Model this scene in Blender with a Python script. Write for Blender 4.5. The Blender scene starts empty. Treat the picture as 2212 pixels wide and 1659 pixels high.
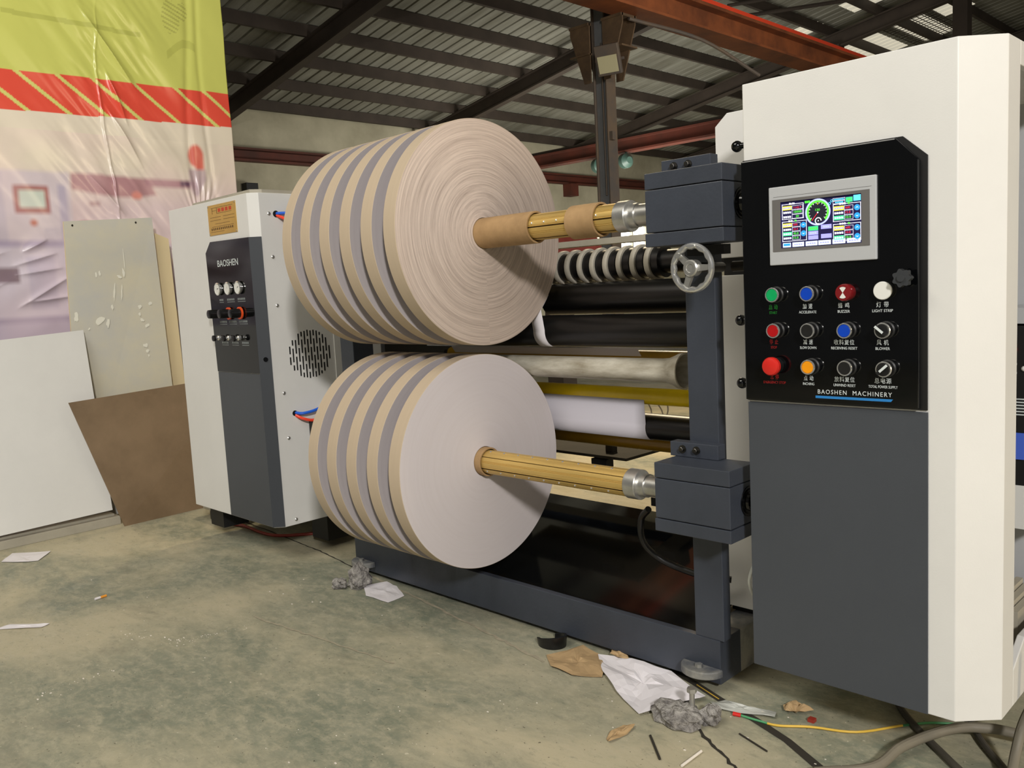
import bpy, math, random
import numpy as np
from mathutils import Vector, Matrix
random.seed(7)
C = bpy.context.scene.collection
SC = bpy.context.scene
PI = math.pi

# ------------------------------------------------------------------ camera
YAW, PITCH, ROLL = 0.7865, -0.11057, -0.05247
cy_, sy_, cp_, sp_ = math.cos(YAW), math.sin(YAW), math.cos(PITCH), math.sin(PITCH)
fw = Vector((-sy_*cp_, cy_*cp_, sp_)); rt = Vector((cy_, sy_, 0)); up = rt.cross(fw)
r2 = math.cos(ROLL)*rt + math.sin(ROLL)*up; u2 = -math.sin(ROLL)*rt + math.cos(ROLL)*up
cam = bpy.data.cameras.new('camera'); camo = bpy.data.objects.new('camera', cam); C.objects.link(camo)
M = Matrix((r2, u2, -fw)).transposed().to_4x4(); M.translation = Vector((0.9873, -1.7304, 1.0423))
camo.matrix_world = M
cam.sensor_width = 36; cam.lens = 1872/2212*36; cam.clip_start = 0.05; cam.clip_end = 200
SC.camera = camo
SC.view_settings.view_transform = 'Standard'; SC.view_settings.look = 'None'
SC.view_settings.exposure = 0.0; SC.view_settings.gamma = 1.0; SC.view_settings.use_curve_mapping = False

# ------------------------------------------------------------------ world and lights
W = bpy.data.worlds.new('daylight'); SC.world = W; W.use_nodes = True
bg = W.node_tree.nodes['Background']; bg.inputs[0].default_value = (1.0, 0.96, 0.88, 1); bg.inputs[1].default_value = 0.10

def area(name, loc, target, sx, sy, power, col, spread=180):
    L = bpy.data.lights.new(name, 'AREA'); L.shape = 'RECTANGLE'; L.size = sx; L.size_y = sy
    L.energy = power; L.color = col; L.spread = math.radians(spread)
    o = bpy.data.objects.new(name, L); C.objects.link(o); o.location = loc
    o.rotation_euler = (Vector(target)-Vector(loc)).to_track_quat('-Z', 'Y').to_euler()
    return o
area('door_daylight', (4.6, -4.0, 3.65), (-1.0, 0.0, 0.9), 0.5, 0.5, 350, (1.0, 0.965, 0.93))
area('side_daylight', (7.0, 1.5, 1.9), (-0.5, 0.0, 0.8), 0.9, 2.0, 120, (1.0, 0.80, 0.50))
area('front_fill', (3.0, -6.5, 2.2), (-1.6, 0.0, 0.6), 4.0, 2.5, 18, (1.0, 0.97, 0.92))  # added fill from behind the camera, not a real opening
area('overhead_fill', (-1.2, -3.0, 4.4), (-1.2, -1.6, 0.0), 3.0, 2.0, 125, (1.0, 0.95, 0.84))  # soft overhead lamp added to lift the floor and upper surfaces
area('rear_floor_fill', (-4.2, 4.6, 4.6), (-2.2, 2.4, 0.0), 0.7, 0.7, 40, (1.0, 0.80, 0.52), 60)  # unseen lamp added to brighten the floor behind the machine
area('wall_fill', (-8.5, 12.0, 1.5), (-14.0, 14.0, 4.0), 4.0, 1.5, 290, (1.0, 0.96, 0.87))  # extra lamp low in the hall, added to light the left wall
area('column_fill', (1.5, 5.5, 2.2), (-7.0, 10.5, 4.2), 1.5, 1.5, 130, (1.0, 0.94, 0.84), 120)  # invented lamp that lifts the dark column, no door stands here

# ------------------------------------------------------------------ materials
def lin(c):
    return tuple(((v/255)/12.92 if v/255 <= 0.04045 else ((v/255+0.055)/1.055)**2.4) for v in c) + (1,)
MATS = {}
def mat(name, col, rough=0.5, metal=0.0, var=0.0, vscale=8.0, bump=0.0, bscale=40.0, emit=0.0, coat=0.0, col2=None, spec=0.5, stretch=None):
    m = bpy.data.materials.new(name); m.use_nodes = True; nt = m.node_tree; N = nt.nodes; L = nt.links
    b = N['Principled BSDF']; c = lin(col)
    b.inputs['Base Color'].default_value = c; b.inputs['Roughness'].default_value = rough; b.inputs['Metallic'].default_value = metal
    b.inputs['Specular IOR Level'].default_value = spec
    if coat: b.inputs['Coat Weight'].default_value = coat; b.inputs['Coat Roughness'].default_value = 0.03
    if emit: b.inputs['Emission Color'].default_value = c; b.inputs['Emission Strength'].default_value = emit
    if var or bump or col2:
        tc = N.new('ShaderNodeTexCoord'); mp = N.new('ShaderNodeMapping'); L.new(tc.outputs['Object'], mp.inputs[0])
        if stretch: mp.inputs['Scale'].default_value = stretch
        if var or col2:
            nz = N.new('ShaderNodeTexNoise'); nz.inputs['Scale'].default_value = vscale; nz.inputs['Detail'].default_value = 6; nz.inputs['Roughness'].default_value = 0.65
            L.new(mp.outputs[0], nz.inputs['Vector'])
            mr = N.new('ShaderNodeMapRange'); mr.inputs[1].default_value = 0.35; mr.inputs[2].default_value = 0.65
            L.new(nz.outputs['Fac'], mr.inputs[0])
            mx = N.new('ShaderNodeMix'); mx.data_type = 'RGBA'; L.new(mr.outputs[0], mx.inputs[0])
            c2 = lin(col2) if col2 else tuple(v*(1-var) for v in c[:3])+(1,)
            mx.inputs[6].default_value = c; mx.inputs[7].default_value = c2; L.new(mx.outputs[2], b.inputs['Base Color'])
        if bump:
            n2 = N.new('ShaderNodeTexNoise'); n2.inputs['Scale'].default_value = bscale; n2.inputs['Detail'].default_value = 4
            L.new(mp.outputs[0], n2.inputs['Vector'])
            bp = N.new('ShaderNodeBump'); bp.inputs['Strength'].default_value = bump; bp.inputs['Distance'].default_value = 0.01
            L.new(n2.outputs['Fac'], bp.inputs['Height']); L.new(bp.outputs[0], b.inputs['Normal'])
    MATS[name] = m; return m

mat('cream_paint', (220, 219, 215), 0.42, var=0.05, vscale=3, bump=0.03, bscale=300)
mat('warm_cream_paint', (216, 213, 203), 0.42, var=0.04, vscale=3)
mat('tray_black', (7, 9, 11), 0.07)
mat('gloss_black', (7, 8, 10), 0.05, var=0.3, vscale=5)
mat('knob_clear', (58, 60, 62), 0.08, coat=0.6)
mat('gauge_black', (8, 9, 10), 0.10, spec=0.22)
mat('charcoal_paint', (50, 54, 60), 0.5, var=0.08, vscale=4)
mat('joint_pale', (168, 160, 138), 0.9, var=0.3, vscale=30)
mat('matte_black', (16, 16, 17), 0.5)
mat('rubber_black', (20, 20, 21), 0.33, var=0.4, vscale=6, stretch=(1, 12, 12))
mat('dark_grey_paint', (66, 70, 76), 0.5, var=0.08, vscale=3, bump=0.05, bscale=400)
mat('navy_paint', (60, 65, 75), 0.42, var=0.22, vscale=4, bump=0.06, bscale=120)
mat('dusty_navy', (74, 78, 86), 0.6, var=0, vscale=9, col2=(146, 144, 134), bump=0.1, bscale=80)
mat('steel', (205, 204, 200), 0.34, 0.85, var=0.2, vscale=30)
mat('chrome', (228, 228, 226), 0.22, 0.85)
mat('dark_steel', (90, 88, 84), 0.35, 1.0)
mat('brass', (214, 180, 106), 0.42, 0.55, var=0.12, vscale=10, stretch=(1, 20, 20))
mat('brass_dark', (88, 66, 34), 0.5, 0.6)
mat('kraft_tube', (176, 143, 100), 0.75, var=0, vscale=9, col2=(150, 120, 82), bump=0.05, bscale=60)
mat('card_white', (222, 215, 205), 0.8)
mat('paper_white', (222, 218, 222), 0.7, var=0.03, vscale=5)
mat('web_paper', (196, 192, 200), 0.7)
mat('paper_kraft', (176, 148, 108), 0.8, var=0.15, vscale=20)
mat('roll_edge', (188, 170, 146), 0.8, var=0.05, vscale=4, stretch=(40, 1, 1))
mat('wall_paint', (190, 184, 160), 0.85, var=0, vscale=0.6, col2=(158, 152, 130), bump=0.1, bscale=5)
mat('rust_red', (100, 46, 32), 0.7, var=0, vscale=1.2, col2=(72, 38, 28))
mat('crane_orange', (150, 84, 46), 0.6, var=0, vscale=1.4, col2=(104, 58, 34))
mat('rail_red', (220, 70, 40), 0.5, emit=0.0)
mat('roof_steel', (68, 58, 50), 0.7, var=0.3, vscale=2)
mat('column_steel', (84, 78, 74), 0.65, var=0, vscale=3, col2=(104, 88, 72))
mat('rust_brown', (104, 82, 58), 0.7, var=0, vscale=4, col2=(78, 62, 46))
mat('column_web', (124, 126, 128), 0.6, var=0.2, vscale=3)
mat('roof_sheet', (150, 149, 138), 0.5, var=0, vscale=1.3, col2=(118, 116, 104), stretch=(0.3, 3, 1))
mat('pipe_grey', (200, 196, 182), 0.35, var=0, vscale=7, col2=(150, 142, 124), stretch=(1, 4, 4))
mat('yellow_roller', (240, 208, 20), 0.3, var=0.2, vscale=5)
mat('gold_roller', (150, 114, 22), 0.3, var=0.2, vscale=5)
mat('ring_grey', (176, 170, 156), 0.5, 0.0, var=0.2, vscale=20)
mat('bezel_grey', (176, 178, 180), 0.45)
mat('screen_grey', (104, 102, 100), 0.3)
mat('red_plastic', (205, 38, 30), 0.35)
mat('dark_red', (120, 22, 26), 0.3, coat=0.3)
mat('stop_red', (170, 14, 20), 0.3)
mat('green_cap', (10, 160, 90), 0.3)
mat('blue_cap', (8, 64, 180), 0.3)
mat('yellow_cap', (236, 150, 12), 0.3)
mat('white_cap', (222, 222, 216), 0.35)
mat('text_white', (205, 212, 212), 0.6)
mat('text_green', (14, 120, 34), 0.6)
mat('text_red', (150, 16, 16), 0.6)
mat('bar_blue', (36, 122, 190), 0.5)
mat('gold_plate', (208, 168, 82), 0.35, 0.6, var=0.1, vscale=20)
mat('ink_brown', (96, 66, 30), 0.6)
mat('ink_red', (190, 70, 40), 0.6)
mat('orange_ring', (226, 84, 36), 0.4)
mat('tube_blue', (40, 96, 205), 0.25)
mat('tube_red', (235, 72, 48), 0.25)
mat('hose_red', (150, 52, 40), 0.4)
mat('brown_board', (134, 112, 86), 0.5, var=0, vscale=3, col2=(114, 94, 70), bump=0.03, bscale=20)
mat('edge_cream', (226, 208, 166), 0.6)
mat('strip_grey', (172, 166, 150), 0.6, var=0.15, vscale=8)
mat('film_tall', (206, 200, 178), 0.22, var=0, vscale=2.2, col2=(190, 190, 186), bump=0.1, bscale=3)
mat('film_scratch', (228, 226, 212), 0.3)
mat('rock', (168, 164, 158), 0.7, var=0, vscale=38, col2=(88, 84, 82), bump=1.0, bscale=110)
mat('wood_dark', (70, 66, 56), 0.8, var=0.3, vscale=10)
mat('cable_grey', (118, 112, 98), 0.6, var=0.15, vscale=8)
mat('cable_dark', (78, 74, 66), 0.55, var=0.2, vscale=8)
mat('wire_yellow', (214, 176, 66), 0.4)
mat('wire_green', (76, 150, 100), 0.4)
mat('clear_film', (176, 178, 172), 0.25)
mat('groove_dark', (44, 40, 32), 0.95)
mat('window_light', (255, 250, 240), 0.5, emit=7.0)
mat('drive_blue', (70, 100, 200), 0.4)
mat('drive_white', (214, 214, 210), 0.5)
mat('lamp_glass', (190, 184, 150), 0.15)
mat('lamp_green', (60, 84, 76), 0.4)
mat('led_red', (255, 50, 30), 0.4, emit=3)
mat('cig_orange', (226, 150, 50), 0.7)
mat('red_machine', (138, 60, 52), 0.5, var=0.25, vscale=4)
for nm, c, e in (('s_navy', (26, 22, 66), .5), ('s_white', (235, 238, 255), .95), ('s_red', (225, 40, 60), .8), ('s_green', (90, 235, 60), .85), ('s_mint', (60, 200, 130), .8),
                 ('s_yellow', (245, 225, 60), .9), ('s_blue', (40, 140, 225), .9), ('s_cyan', (90, 195, 235), .9), ('s_lav', (150, 150, 235), .85), ('s_pale', (200, 215, 250), .9),
                 ('s_dark', (28, 30, 40), .6), ('s_ring', (170, 180, 245), .9)):
    mat(nm, c, 0.4, emit=e)

def node_mat(name):
    m = bpy.data.materials.new(name); m.use_nodes = True; MATS[name] = m
    return m, m.node_tree.nodes, m.node_tree.links, m.node_tree.nodes['Principled BSDF']

def roll_face(name, ca, cb, amount, bumpv, rough=0.75, cone=0.0, fs=90):
    # paper edges wound around the core: colour and relief run along the radius
    m, N, L, b = node_mat(name)
    tc = N.new('ShaderNodeTexCoord'); sx = N.new('ShaderNodeSeparateXYZ'); L.new(tc.outputs['Object'], sx.inputs[0])
    zz = N.new('ShaderNodeMath'); zz.operation = 'SUBTRACT'; zz.inputs[1].default_value = 0.0; L.new(sx.outputs['Z'], zz.inputs[0])
    cb_ = N.new('ShaderNodeCombineXYZ'); L.new(sx.outputs['Y'], cb_.inputs[1]); L.new(zz.outputs[0], cb_.inputs[2])
    ln = N.new('ShaderNodeVectorMath'); ln.operation = 'LENGTH'; L.new(cb_.outputs[0], ln.inputs[0])
    c2 = N.new('ShaderNodeCombineXYZ'); L.new(ln.outputs['Value'], c2.inputs[0])
    an = N.new('ShaderNodeMath'); an.operation = 'ARCTAN2'; L.new(sx.outputs['Y'], an.inputs[0]); L.new(zz.outputs[0], an.inputs[1])
    am = N.new('ShaderNodeMath'); am.operation = 'MULTIPLY'; am.inputs[1].default_value = 0.004; L.new(an.outputs[0], am.inputs[0]); L.new(am.outputs[0], c2.inputs[1])
    nz = N.new('ShaderNodeTexNoise'); nz.inputs['Scale'].default_value = fs; nz.inputs['Detail'].default_value = 6; nz.inputs['Roughness'].default_value = 0.8; L.new(c2.outputs[0], nz.inputs['Vector'])
    mr = N.new('ShaderNodeMapRange'); mr.inputs[1].default_value = 0.4; mr.inputs[2].default_value = 0.68; mr.inputs[4].default_value = amount; L.new(nz.outputs['Fac'], mr.inputs[0])
    mx = N.new('ShaderNodeMix'); mx.data_type = 'RGBA'; mx.inputs[6].default_value = lin(ca); mx.inputs[7].default_value = lin(cb)
    L.new(mr.outputs[0], mx.inputs[0]); L.new(mx.outputs[2], b.inputs['Base Color']); b.inputs['Roughness'].default_value = rough
    if bumpv:      # the wound layers step back slightly towards the rim, with fine ridges on top
        a1 = N.new('ShaderNodeMath'); a1.operation = 'MULTIPLY'; a1.inputs[1].default_value = -cone; L.new(ln.outputs['Value'], a1.inputs[0])
        a2 = N.new('ShaderNodeMath'); a2.operation = 'MULTIPLY_ADD'; a2.inputs[1].default_value = bumpv*.004; L.new(nz.outputs['Fac'], a2.inputs[0]); L.new(a1.outputs[0], a2.inputs[2])
        bp = N.new('ShaderNodeBump'); bp.inputs['Strength'].default_value = 1.0; bp.inputs['Distance'].default_value = 1.0
        L.new(a2.outputs[0], bp.inputs['Height']); L.new(bp.outputs[0], b.inputs['Normal'])
roll_face('roll_face_grooved', (216, 198, 184), (140, 122, 112), 0.75, 0.12, cone=0.30, fs=160)
roll_face('roll_face_smooth', (208, 200, 200), (202, 193, 192), 0.6, 0.004, cone=0.14)
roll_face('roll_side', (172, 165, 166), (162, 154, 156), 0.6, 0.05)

def floor_material():
    m, N, L, b = node_mat('floor_epoxy')
    tc = N.new('ShaderNodeTexCoord')
    def noise(s, d, r, st=(1, 1, 1), rot=0.0):
        mp = N.new('ShaderNodeMapping'); mp.inputs['Scale'].default_value = st; mp.inputs['Rotation'].default_value = (0, 0, rot); L.new(tc.outputs['Object'], mp.inputs[0])
        n = N.new('ShaderNodeTexNoise'); n.inputs['Scale'].default_value = s; n.inputs['Detail'].default_value = d; n.inputs['Roughness'].default_value = r
        n.inputs['Distortion'].default_value = 0.4
        L.new(mp.outputs[0], n.inputs['Vector']); return n
    def rng(src, a, c, lo=0, hi=1):
        q = N.new('ShaderNodeMapRange'); q.inputs[1].default_value = a; q.inputs[2].default_value = c; q.inputs[3].default_value = lo; q.inputs[4].default_value = hi
        L.new(src, q.inputs[0]); return q.outputs[0]
    def mix(f, a, c):
        x = N.new('ShaderNodeMix'); x.data_type = 'RGBA'; L.new(f, x.inputs[0])
        for i, v in ((6, a), (7, c)):
            if isinstance(v, tuple): x.inputs[i].default_value = lin(v)
            else: L.new(v, x.inputs[i])
        return x.outputs[2]
    big = noise(1.1, 8, 0.62, (1, 1.7, 1), 0.5); mid = noise(4.5, 8, 0.7, (1, 1.8, 1), 0.7); fine = noise(38, 6, 0.75); dots = noise(120, 2, 0.5); grime = noise(2.4, 9, 0.7, (1, 2.2, 1), 0.9)
    c = mix(rng(mid.outputs['Fac'], 0.40, 0.62), (118, 124, 108), (138, 139, 121))
    c = mix(rng(big.outputs['Fac'], 0.42, 0.60), c, (178, 170, 144))
    c = mix(rng(fine.outputs['Fac'], 0.5, 0.75, 0, 0.45), c, (186, 176, 148))
    md = noise(13, 9, 0.8, (1, 1.9, 1), 0.8); c = mix(rng(md.outputs['Fac'], 0.46, 0.64, 0, 0.5), c, (186, 178, 154)); m2 = noise(19, 8, 0.8, (1, 2.3, 1), 0.6); c = mix(rng(m2.outputs['Fac'], 0.54, 0.70, 0, 0.5), c, (104, 108, 94))
    c = mix(rng(grime.outputs['Fac'], 0.56, 0.72, 0, 0.55), c, (114, 112, 98))
    c = mix(rng(dots.outputs['Fac'], 0.70, 0.74, 0, 0.8), c, (60, 54, 42))
    sp = noise(75, 1, 0.4)
    c = mix(rng(sp.outputs['Fac'], 0.76, 0.78, 0, 0.6), c, (206, 200, 178))
    L.new(c, b.inputs['Base Color'])
    L.new(rng(mid.outputs['Fac'], 0.35, 0.65, 0.42, 0.8), b.inputs['Roughness'])
    bp = N.new('ShaderNodeBump'); bp.inputs['Strength'].default_value = 0.25; bp.inputs['Distance'].default_value = 0.004
    L.new(fine.outputs['Fac'], bp.inputs['Height']); L.new(bp.outputs[0], b.inputs['Normal'])
floor_material()

def skylight_material():
    m, N, L, b = node_mat('skylight_sheet')
    out = N['Material Output']; tr = N.new('ShaderNodeBsdfTranslucent'); tr.inputs[0].default_value = (0.9, 0.85, 0.7, 1)
    b.inputs['Base Color'].default_value = lin((214, 206, 180)); b.inputs['Emission Color'].default_value = (1, 0.93, 0.74, 1); b.inputs['Emission Strength'].default_value = 0.9
    mx = N.new('ShaderNodeMixShader'); mx.inputs[0].default_value = 0.5; L.new(b.outputs[0], mx.inputs[1]); L.new(tr.outputs[0], mx.inputs[2]); L.new(mx.outputs[0], out.inputs[0])
skylight_material()

def banner_material():
    m, N, L, b = node_mat('banner_film')
    at = N.new('ShaderNodeAttribute'); at.attribute_name = 'print'; L.new(at.outputs['Color'], b.inputs['Base Color'])
    b.inputs['Roughness'].default_value = 0.28; b.inputs['Specular IOR Level'].default_value = 0.5
banner_material()

# ------------------------------------------------------------------ mesh helpers
WORLD = {}
class MB:
    def __init__(s): s.v = []; s.f = []; s.m = []; s.sm = []
    def add(s, vs, fs, mi=0, smooth=False):
        o = len(s.v); s.v += [tuple(v) for v in vs]
        for f in fs: s.f.append(tuple(i+o for i in f)); s.m.append(mi); s.sm.append(smooth)
        return s
    def box(s, x0, x1, y0, y1, z0, z1, mi=0):
        x0, x1 = min(x0, x1), max(x0, x1); y0, y1 = min(y0, y1), max(y0, y1); z0, z1 = min(z0, z1), max(z0, z1)
        v = [(x, y, z) for z in (z0, z1) for y in (y0, y1) for x in (x0, x1)]
        return s.add(v, [(0, 2, 3, 1), (4, 5, 7, 6), (0, 1, 5, 4), (2, 6, 7, 3), (0, 4, 6, 2), (1, 3, 7, 5)], mi)
    def prism(s, poly, axis, a, b, mi=0, cap=None):
        # poly: 2-D points; axis z -> (x,y), y -> (x,z), x -> (y,z)
        def P(p, t):
            return {'z': (p[0], p[1], t), 'y': (p[0], t, p[1]), 'x': (t, p[0], p[1])}[axis]
        n = len(poly); v = [P(p, a) for p in poly]+[P(p, b) for p in poly]
        s.add(v, [tuple(range(n))[::-1], tuple(range(n, 2*n))], mi if cap is None else cap)
        o = len(s.v)-2*n
        for i in range(n): s.f.append((o+i, o+(i+1) % n, o+n+(i+1) % n, o+n+i)); s.m.append(mi); s.sm.append(False)
        return s
    def cyl(s, p0, p1, r0, r1=None, n=24, mi=0, cap=True, capmi=None, smooth=True):
        r1 = r0 if r1 is None else r1; p0 = Vector(p0); p1 = Vector(p1); d = (p1-p0).normalized()
        a = d.orthogonal().normalized(); b = d.cross(a)
        v = []
        for p, r in ((p0, r0), (p1, r1)):
            for i in range(n):
                t = 2*PI*i/n; v.append(p+a*(r*math.cos(t))+b*(r*math.sin(t)))
        s.add(v, [(i, (i+1) % n, n+(i+1) % n, n+i) for i in range(n)], mi, smooth)
        if cap:
            s.add(v, [tuple(range(n))[::-1], tuple(range(n, 2*n))], mi if capmi is None else capmi)
        return s
    def lathe(s, prof, org, axis, n=48, mi=0, closed=False, smooth=True, mis=None):
        # prof: (t along axis, radius)
        org = Vector(org); d = Vector(axis).normalized(); a = d.orthogonal().normalized(); b = d.cross(a)
        v = []
        for t, r in prof:
            for i in range(n):
                q = 2*PI*i/n; v.append(org+d*t+a*(r*math.cos(q))+b*(r*math.sin(q)))
        o = len(s.v); s.v += [tuple(x) for x in v]; k = len(prof)
        for j in range(k if closed else k-1):
            j2 = (j+1) % k
            for i in range(n):
                s.f.append((o+j*n+i, o+j*n+(i+1) % n, o+j2*n+(i+1) % n, o+j2*n+i)); s.m.append(mis[j] if mis else mi); s.sm.append(smooth)
        return s
    def tube(s, pts, r, n=10, mi=0, res=6, mis=None):
        P = [Vector(p) for p in pts]; Q = []
        if res > 1 and len(P) > 2:
            E = [2*P[0]-P[1]]+P+[2*P[-1]-P[-2]]
            for i in range(1, len(E)-2):
                for k in range(res):
                    t = k/res; p0, p1, p2, p3 = E[i-1:i+3]
                    Q.append(0.5*((2*p1)+(p2-p0)*t+(2*p0-5*p1+4*p2-p3)*t*t+(3*p1-p0-3*p2+p3)*t**3))
            Q.append(P[-1])
        else: Q = P
        o = len(s.v); ref = Vector((0, 0, 1)); T0 = (Q[1]-Q[0]).normalized()
        a = T0.orthogonal().normalized()
        for i, q in enumerate(Q):
            T = (Q[min(i+1, len(Q)-1)]-Q[max(i-1, 0)]).normalized()
            a = (a-T*a.dot(T)).normalized(); b = T.cross(a)
            for k in range(n):
                t = 2*PI*k/n; s.v.append(tuple(q+a*(r*math.cos(t))+b*(r*math.sin(t))))
        for i in range(len(Q)-1):
            for k in range(n):
                s.f.append((o+i*n+k, o+i*n+(k+1) % n, o+(i+1)*n+(k+1) % n, o+(i+1)*n+k)); s.m.append(mi if mis is None else mis[(i*len(mis))//(len(Q)-1)]); s.sm.append(True)
        s.f.append(tuple(o+k for k in range(n))[::-1]); s.m.append(mi); s.sm.append(False)
        s.f.append(tuple(o+(len(Q)-1)*n+k for k in range(n))); s.m.append(mi); s.sm.append(False)
        return s
    def sphere(s, c, r, n=20, mi=0, sc=(1, 1, 1)):
        c = Vector(c); v = []; m = n//2
        for j in range(1, m):
            th = PI*j/m
            for i in range(n):
                ph = 2*PI*i/n; v.append((c.x+r*sc[0]*math.sin(th)*math.cos(ph), c.y+r*sc[1]*math.sin(th)*math.sin(ph), c.z+r*sc[2]*math.cos(th)))
        v += [(c.x, c.y, c.z+r*sc[2]), (c.x, c.y, c.z-r*sc[2])]
        f = [(j*n+i, (j+1)*n+i, (j+1)*n+(i+1) % n, j*n+(i+1) % n) for j in range(m-2) for i in range(n)]
        T = (m-1)*n
        f += [(T, i, (i+1) % n) for i in range(n)]+[(T+1, (m-2)*n+(i+1) % n, (m-2)*n+i) for i in range(n)]
        return s.add(v, f, mi, True)
    def build(s, name, mats, parent=None, origin=None, bevel=0.0, kind=None):
        if isinstance(mats, str): mats = [mats]
        V = np.array(s.v, float)
        if origin is None:
            lo, hi = V.min(0), V.max(0); origin = ((lo[0]+hi[0])/2, (lo[1]+hi[1])/2, lo[2])
        V = V-np.array(origin)
        me = bpy.data.meshes.new(name); me.from_pydata([tuple(x) for x in V], [], s.f)
        for m in mats: me.materials.append(MATS[m])
        me.polygons.foreach_set('material_index', s.m); me.polygons.foreach_set('use_smooth', s.sm); me.update()
        if any(s.sm): me.set_sharp_from_angle(angle=math.radians(30))
        o = bpy.data.objects.new(name, me); C.objects.link(o)
        WORLD[o.name] = Vector(origin)
        if parent: o.parent = parent; o.location = Vector(origin)-WORLD[parent.name]
        else: o.location = origin
        if kind: o['kind'] = kind
        if bevel:
            bv = o.modifiers.new('bevel', 'BEVEL'); bv.width = bevel; bv.segments = 2; bv.limit_method = 'ANGLE'; bv.angle_limit = math.radians(40)
        return o
def thing(name, loc, label, cat, group=None):
    o = bpy.data.objects.new(name, None); C.objects.link(o); o.location = loc; o.empty_display_size = 0.05
    WORLD[o.name] = Vector(loc); tag(o, label, cat, group); return o
def tag(o, label, cat, group=None):
    o['label'] = label; o['category'] = cat
    if group: o['group'] = group
    return o
def copy_tree(o, dloc, parent=None):
    c = o.copy(); C.objects.link(c); c.parent = parent
    if parent is None: c.location = Vector(o.location)+Vector(dloc)
    WORLD[c.name] = WORLD[o.name]+Vector(dloc)
    for ch in list(o.children): copy_tree(ch, dloc, c)
    return c

def text(name, body, x0, x1, z0, z1, y, m, parent, spacing=1.0, normal='-y', th=0.0004):
    cu = bpy.data.curves.new('lettering', 'FONT'); cu.body = body; cu.size = 1.0; cu.space_character = spacing; cu.resolution_u = 3
    to = bpy.data.objects.new('lettering', cu); C.objects.link(to)
    dg = bpy.context.evaluated_depsgraph_get(); dg.update()
    me = bpy.data.meshes.new_from_object(to.evaluated_get(dg)); bpy.data.objects.remove(to)
    n = len(me.vertices); co = np.empty(n*3); me.vertices.foreach_get('co', co); co = co.reshape(-1, 3)
    lo, hi = co.min(0), co.max(0); uu = (co[:, 0]-lo[0])/(hi[0]-lo[0]); vv = (co[:, 1]-lo[1])/max(1e-6, hi[1]-lo[1])
    V = np.stack([x0+uu*(x1-x0), np.full(n, y), z0+vv*(z1-z0)], 1)
    org = Vector(((x0+x1)/2, y, z0)); V = V-np.array(org)
    me.vertices.foreach_set('co', V.ravel()); me.materials.clear(); me.materials.append(MATS[m]); me.update()
    o = bpy.data.objects.new(name, me); C.objects.link(o); o.parent = parent; o.location = org-WORLD[parent.name]; WORLD[o.name] = org
    so = o.modifiers.new('solid', 'SOLIDIFY'); so.thickness = th; so.offset = 0
    return o

# ------------------------------------------------------------------ the hall
MB().box(-15.3, 8, -8, 22.5, -0.3, 0).build('floor', 'floor_epoxy', kind='structure', origin=(0, 0, 0))
ZE, SL = 4.85, 0.17            # eave height on the left wall, roof slope
def roofz(x): return ZE+SL*(x+15)
wl = MB()
wins = [(18.9, 20.5, 2.0, 2.75), (16.9, 18.2, 2.0, 2.75)]
ycuts = sorted(set([-8, 22.5]+[w for q in wins for w in q[:2]]))
for a, b in zip(ycuts[:-1], ycuts[1:]):
    w = [q for q in wins if q[0] <= a and b <= q[1]]
    if w: wl.box(-15.25, -15, a, b, 0, w[0][2]); wl.box(-15.25, -15, a, b, w[0][3], 4.82)
    else: wl.box(-15.25, -15, a, b, 0, 4.82)
WL = wl.build('wall_left', 'wall_paint', kind='structure')
for i, q in enumerate(wins):
    k = MB()
    for a, b, c, d in ((q[0], q[0]+.06, q[2], q[3]), (q[1]-.06, q[1], q[2], q[3]), (q[0], q[1], q[2], q[2]+.06), (q[0], q[1], q[3]-.06, q[3]), ((q[0]+q[1])/2-.02, (q[0]+q[1])/2+.02, q[2], q[3])):
        k.box(-15.12, -15.0, a, b, c, d)
    k.box(-15.2, -15.18, q[0], q[1], q[2], q[3], 1)
    k.build('window_%d' % (i+1), ['wall_paint', 'window_light'], kind='structure')
wb = MB(); wb.prism([(-15, 0), (5, 0), (5, roofz(5)), (-15, roofz(-15)-.05)], 'y', 22.2, 22.5)
wb.build('wall_back', 'wall_paint', kind='structure')
bm_ = MB().box(-15.0, -14.82, -2, 22.1, 4.0, 4.04).box(-15.0, -14.97, -2, 22.1, 3.82, 4.0).box(-15.0, -14.82, -2, 22.1, 3.78, 3.82)
bm_.build('ring_beam', 'rust_red', WL)
MB().box(-15.0, -14.7, 16.6, 16.9, 3.45, 3.78).build('beam_bracket', 'rust_red', WL)

# corrugated roof, ribs running down the slope, with translucent sheets let in
sky_cells = [(-7.85, -7.05, 17.5, 20.0), (-6.75, -6.1, 17.5, 20.2), (-6.8, -6.2, 15.7, 16.45), (-8.05, -7.4, 15.9, 16.5), (-5.9, -5.3, 15.6, 19.0)]
def corrugated(x0, x1, y0, y1, mb, mi, dz=0.0):
    p = 0.24; ys = []; k = math.floor(y0/p)
    y = y0
    prof = []
    while k*p < y1:
        for off, h in ((0, 0), (0.19, 0), (0.20, .022), (0.228, .022)):
            yy = k*p+off
            if y0 <= yy <= y1: prof.append((yy, h))
        k += 1
    prof = [(y0, prof[0][1])]+prof+[(y1, prof[-1][1])]
    v = []
    for yy, h in prof: v += [(x0, yy, roofz(x0)+h+dz), (x1, yy, roofz(x1)+h+dz)]
    mb.add(v, [(2*i, 2*i+1, 2*i+3, 2*i+2) for i in range(len(prof)-1)], mi)
roof = MB(); xs = sorted(set([-15.4, 2.0]+[c for s in sky_cells for c in s[:2]]))
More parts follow.
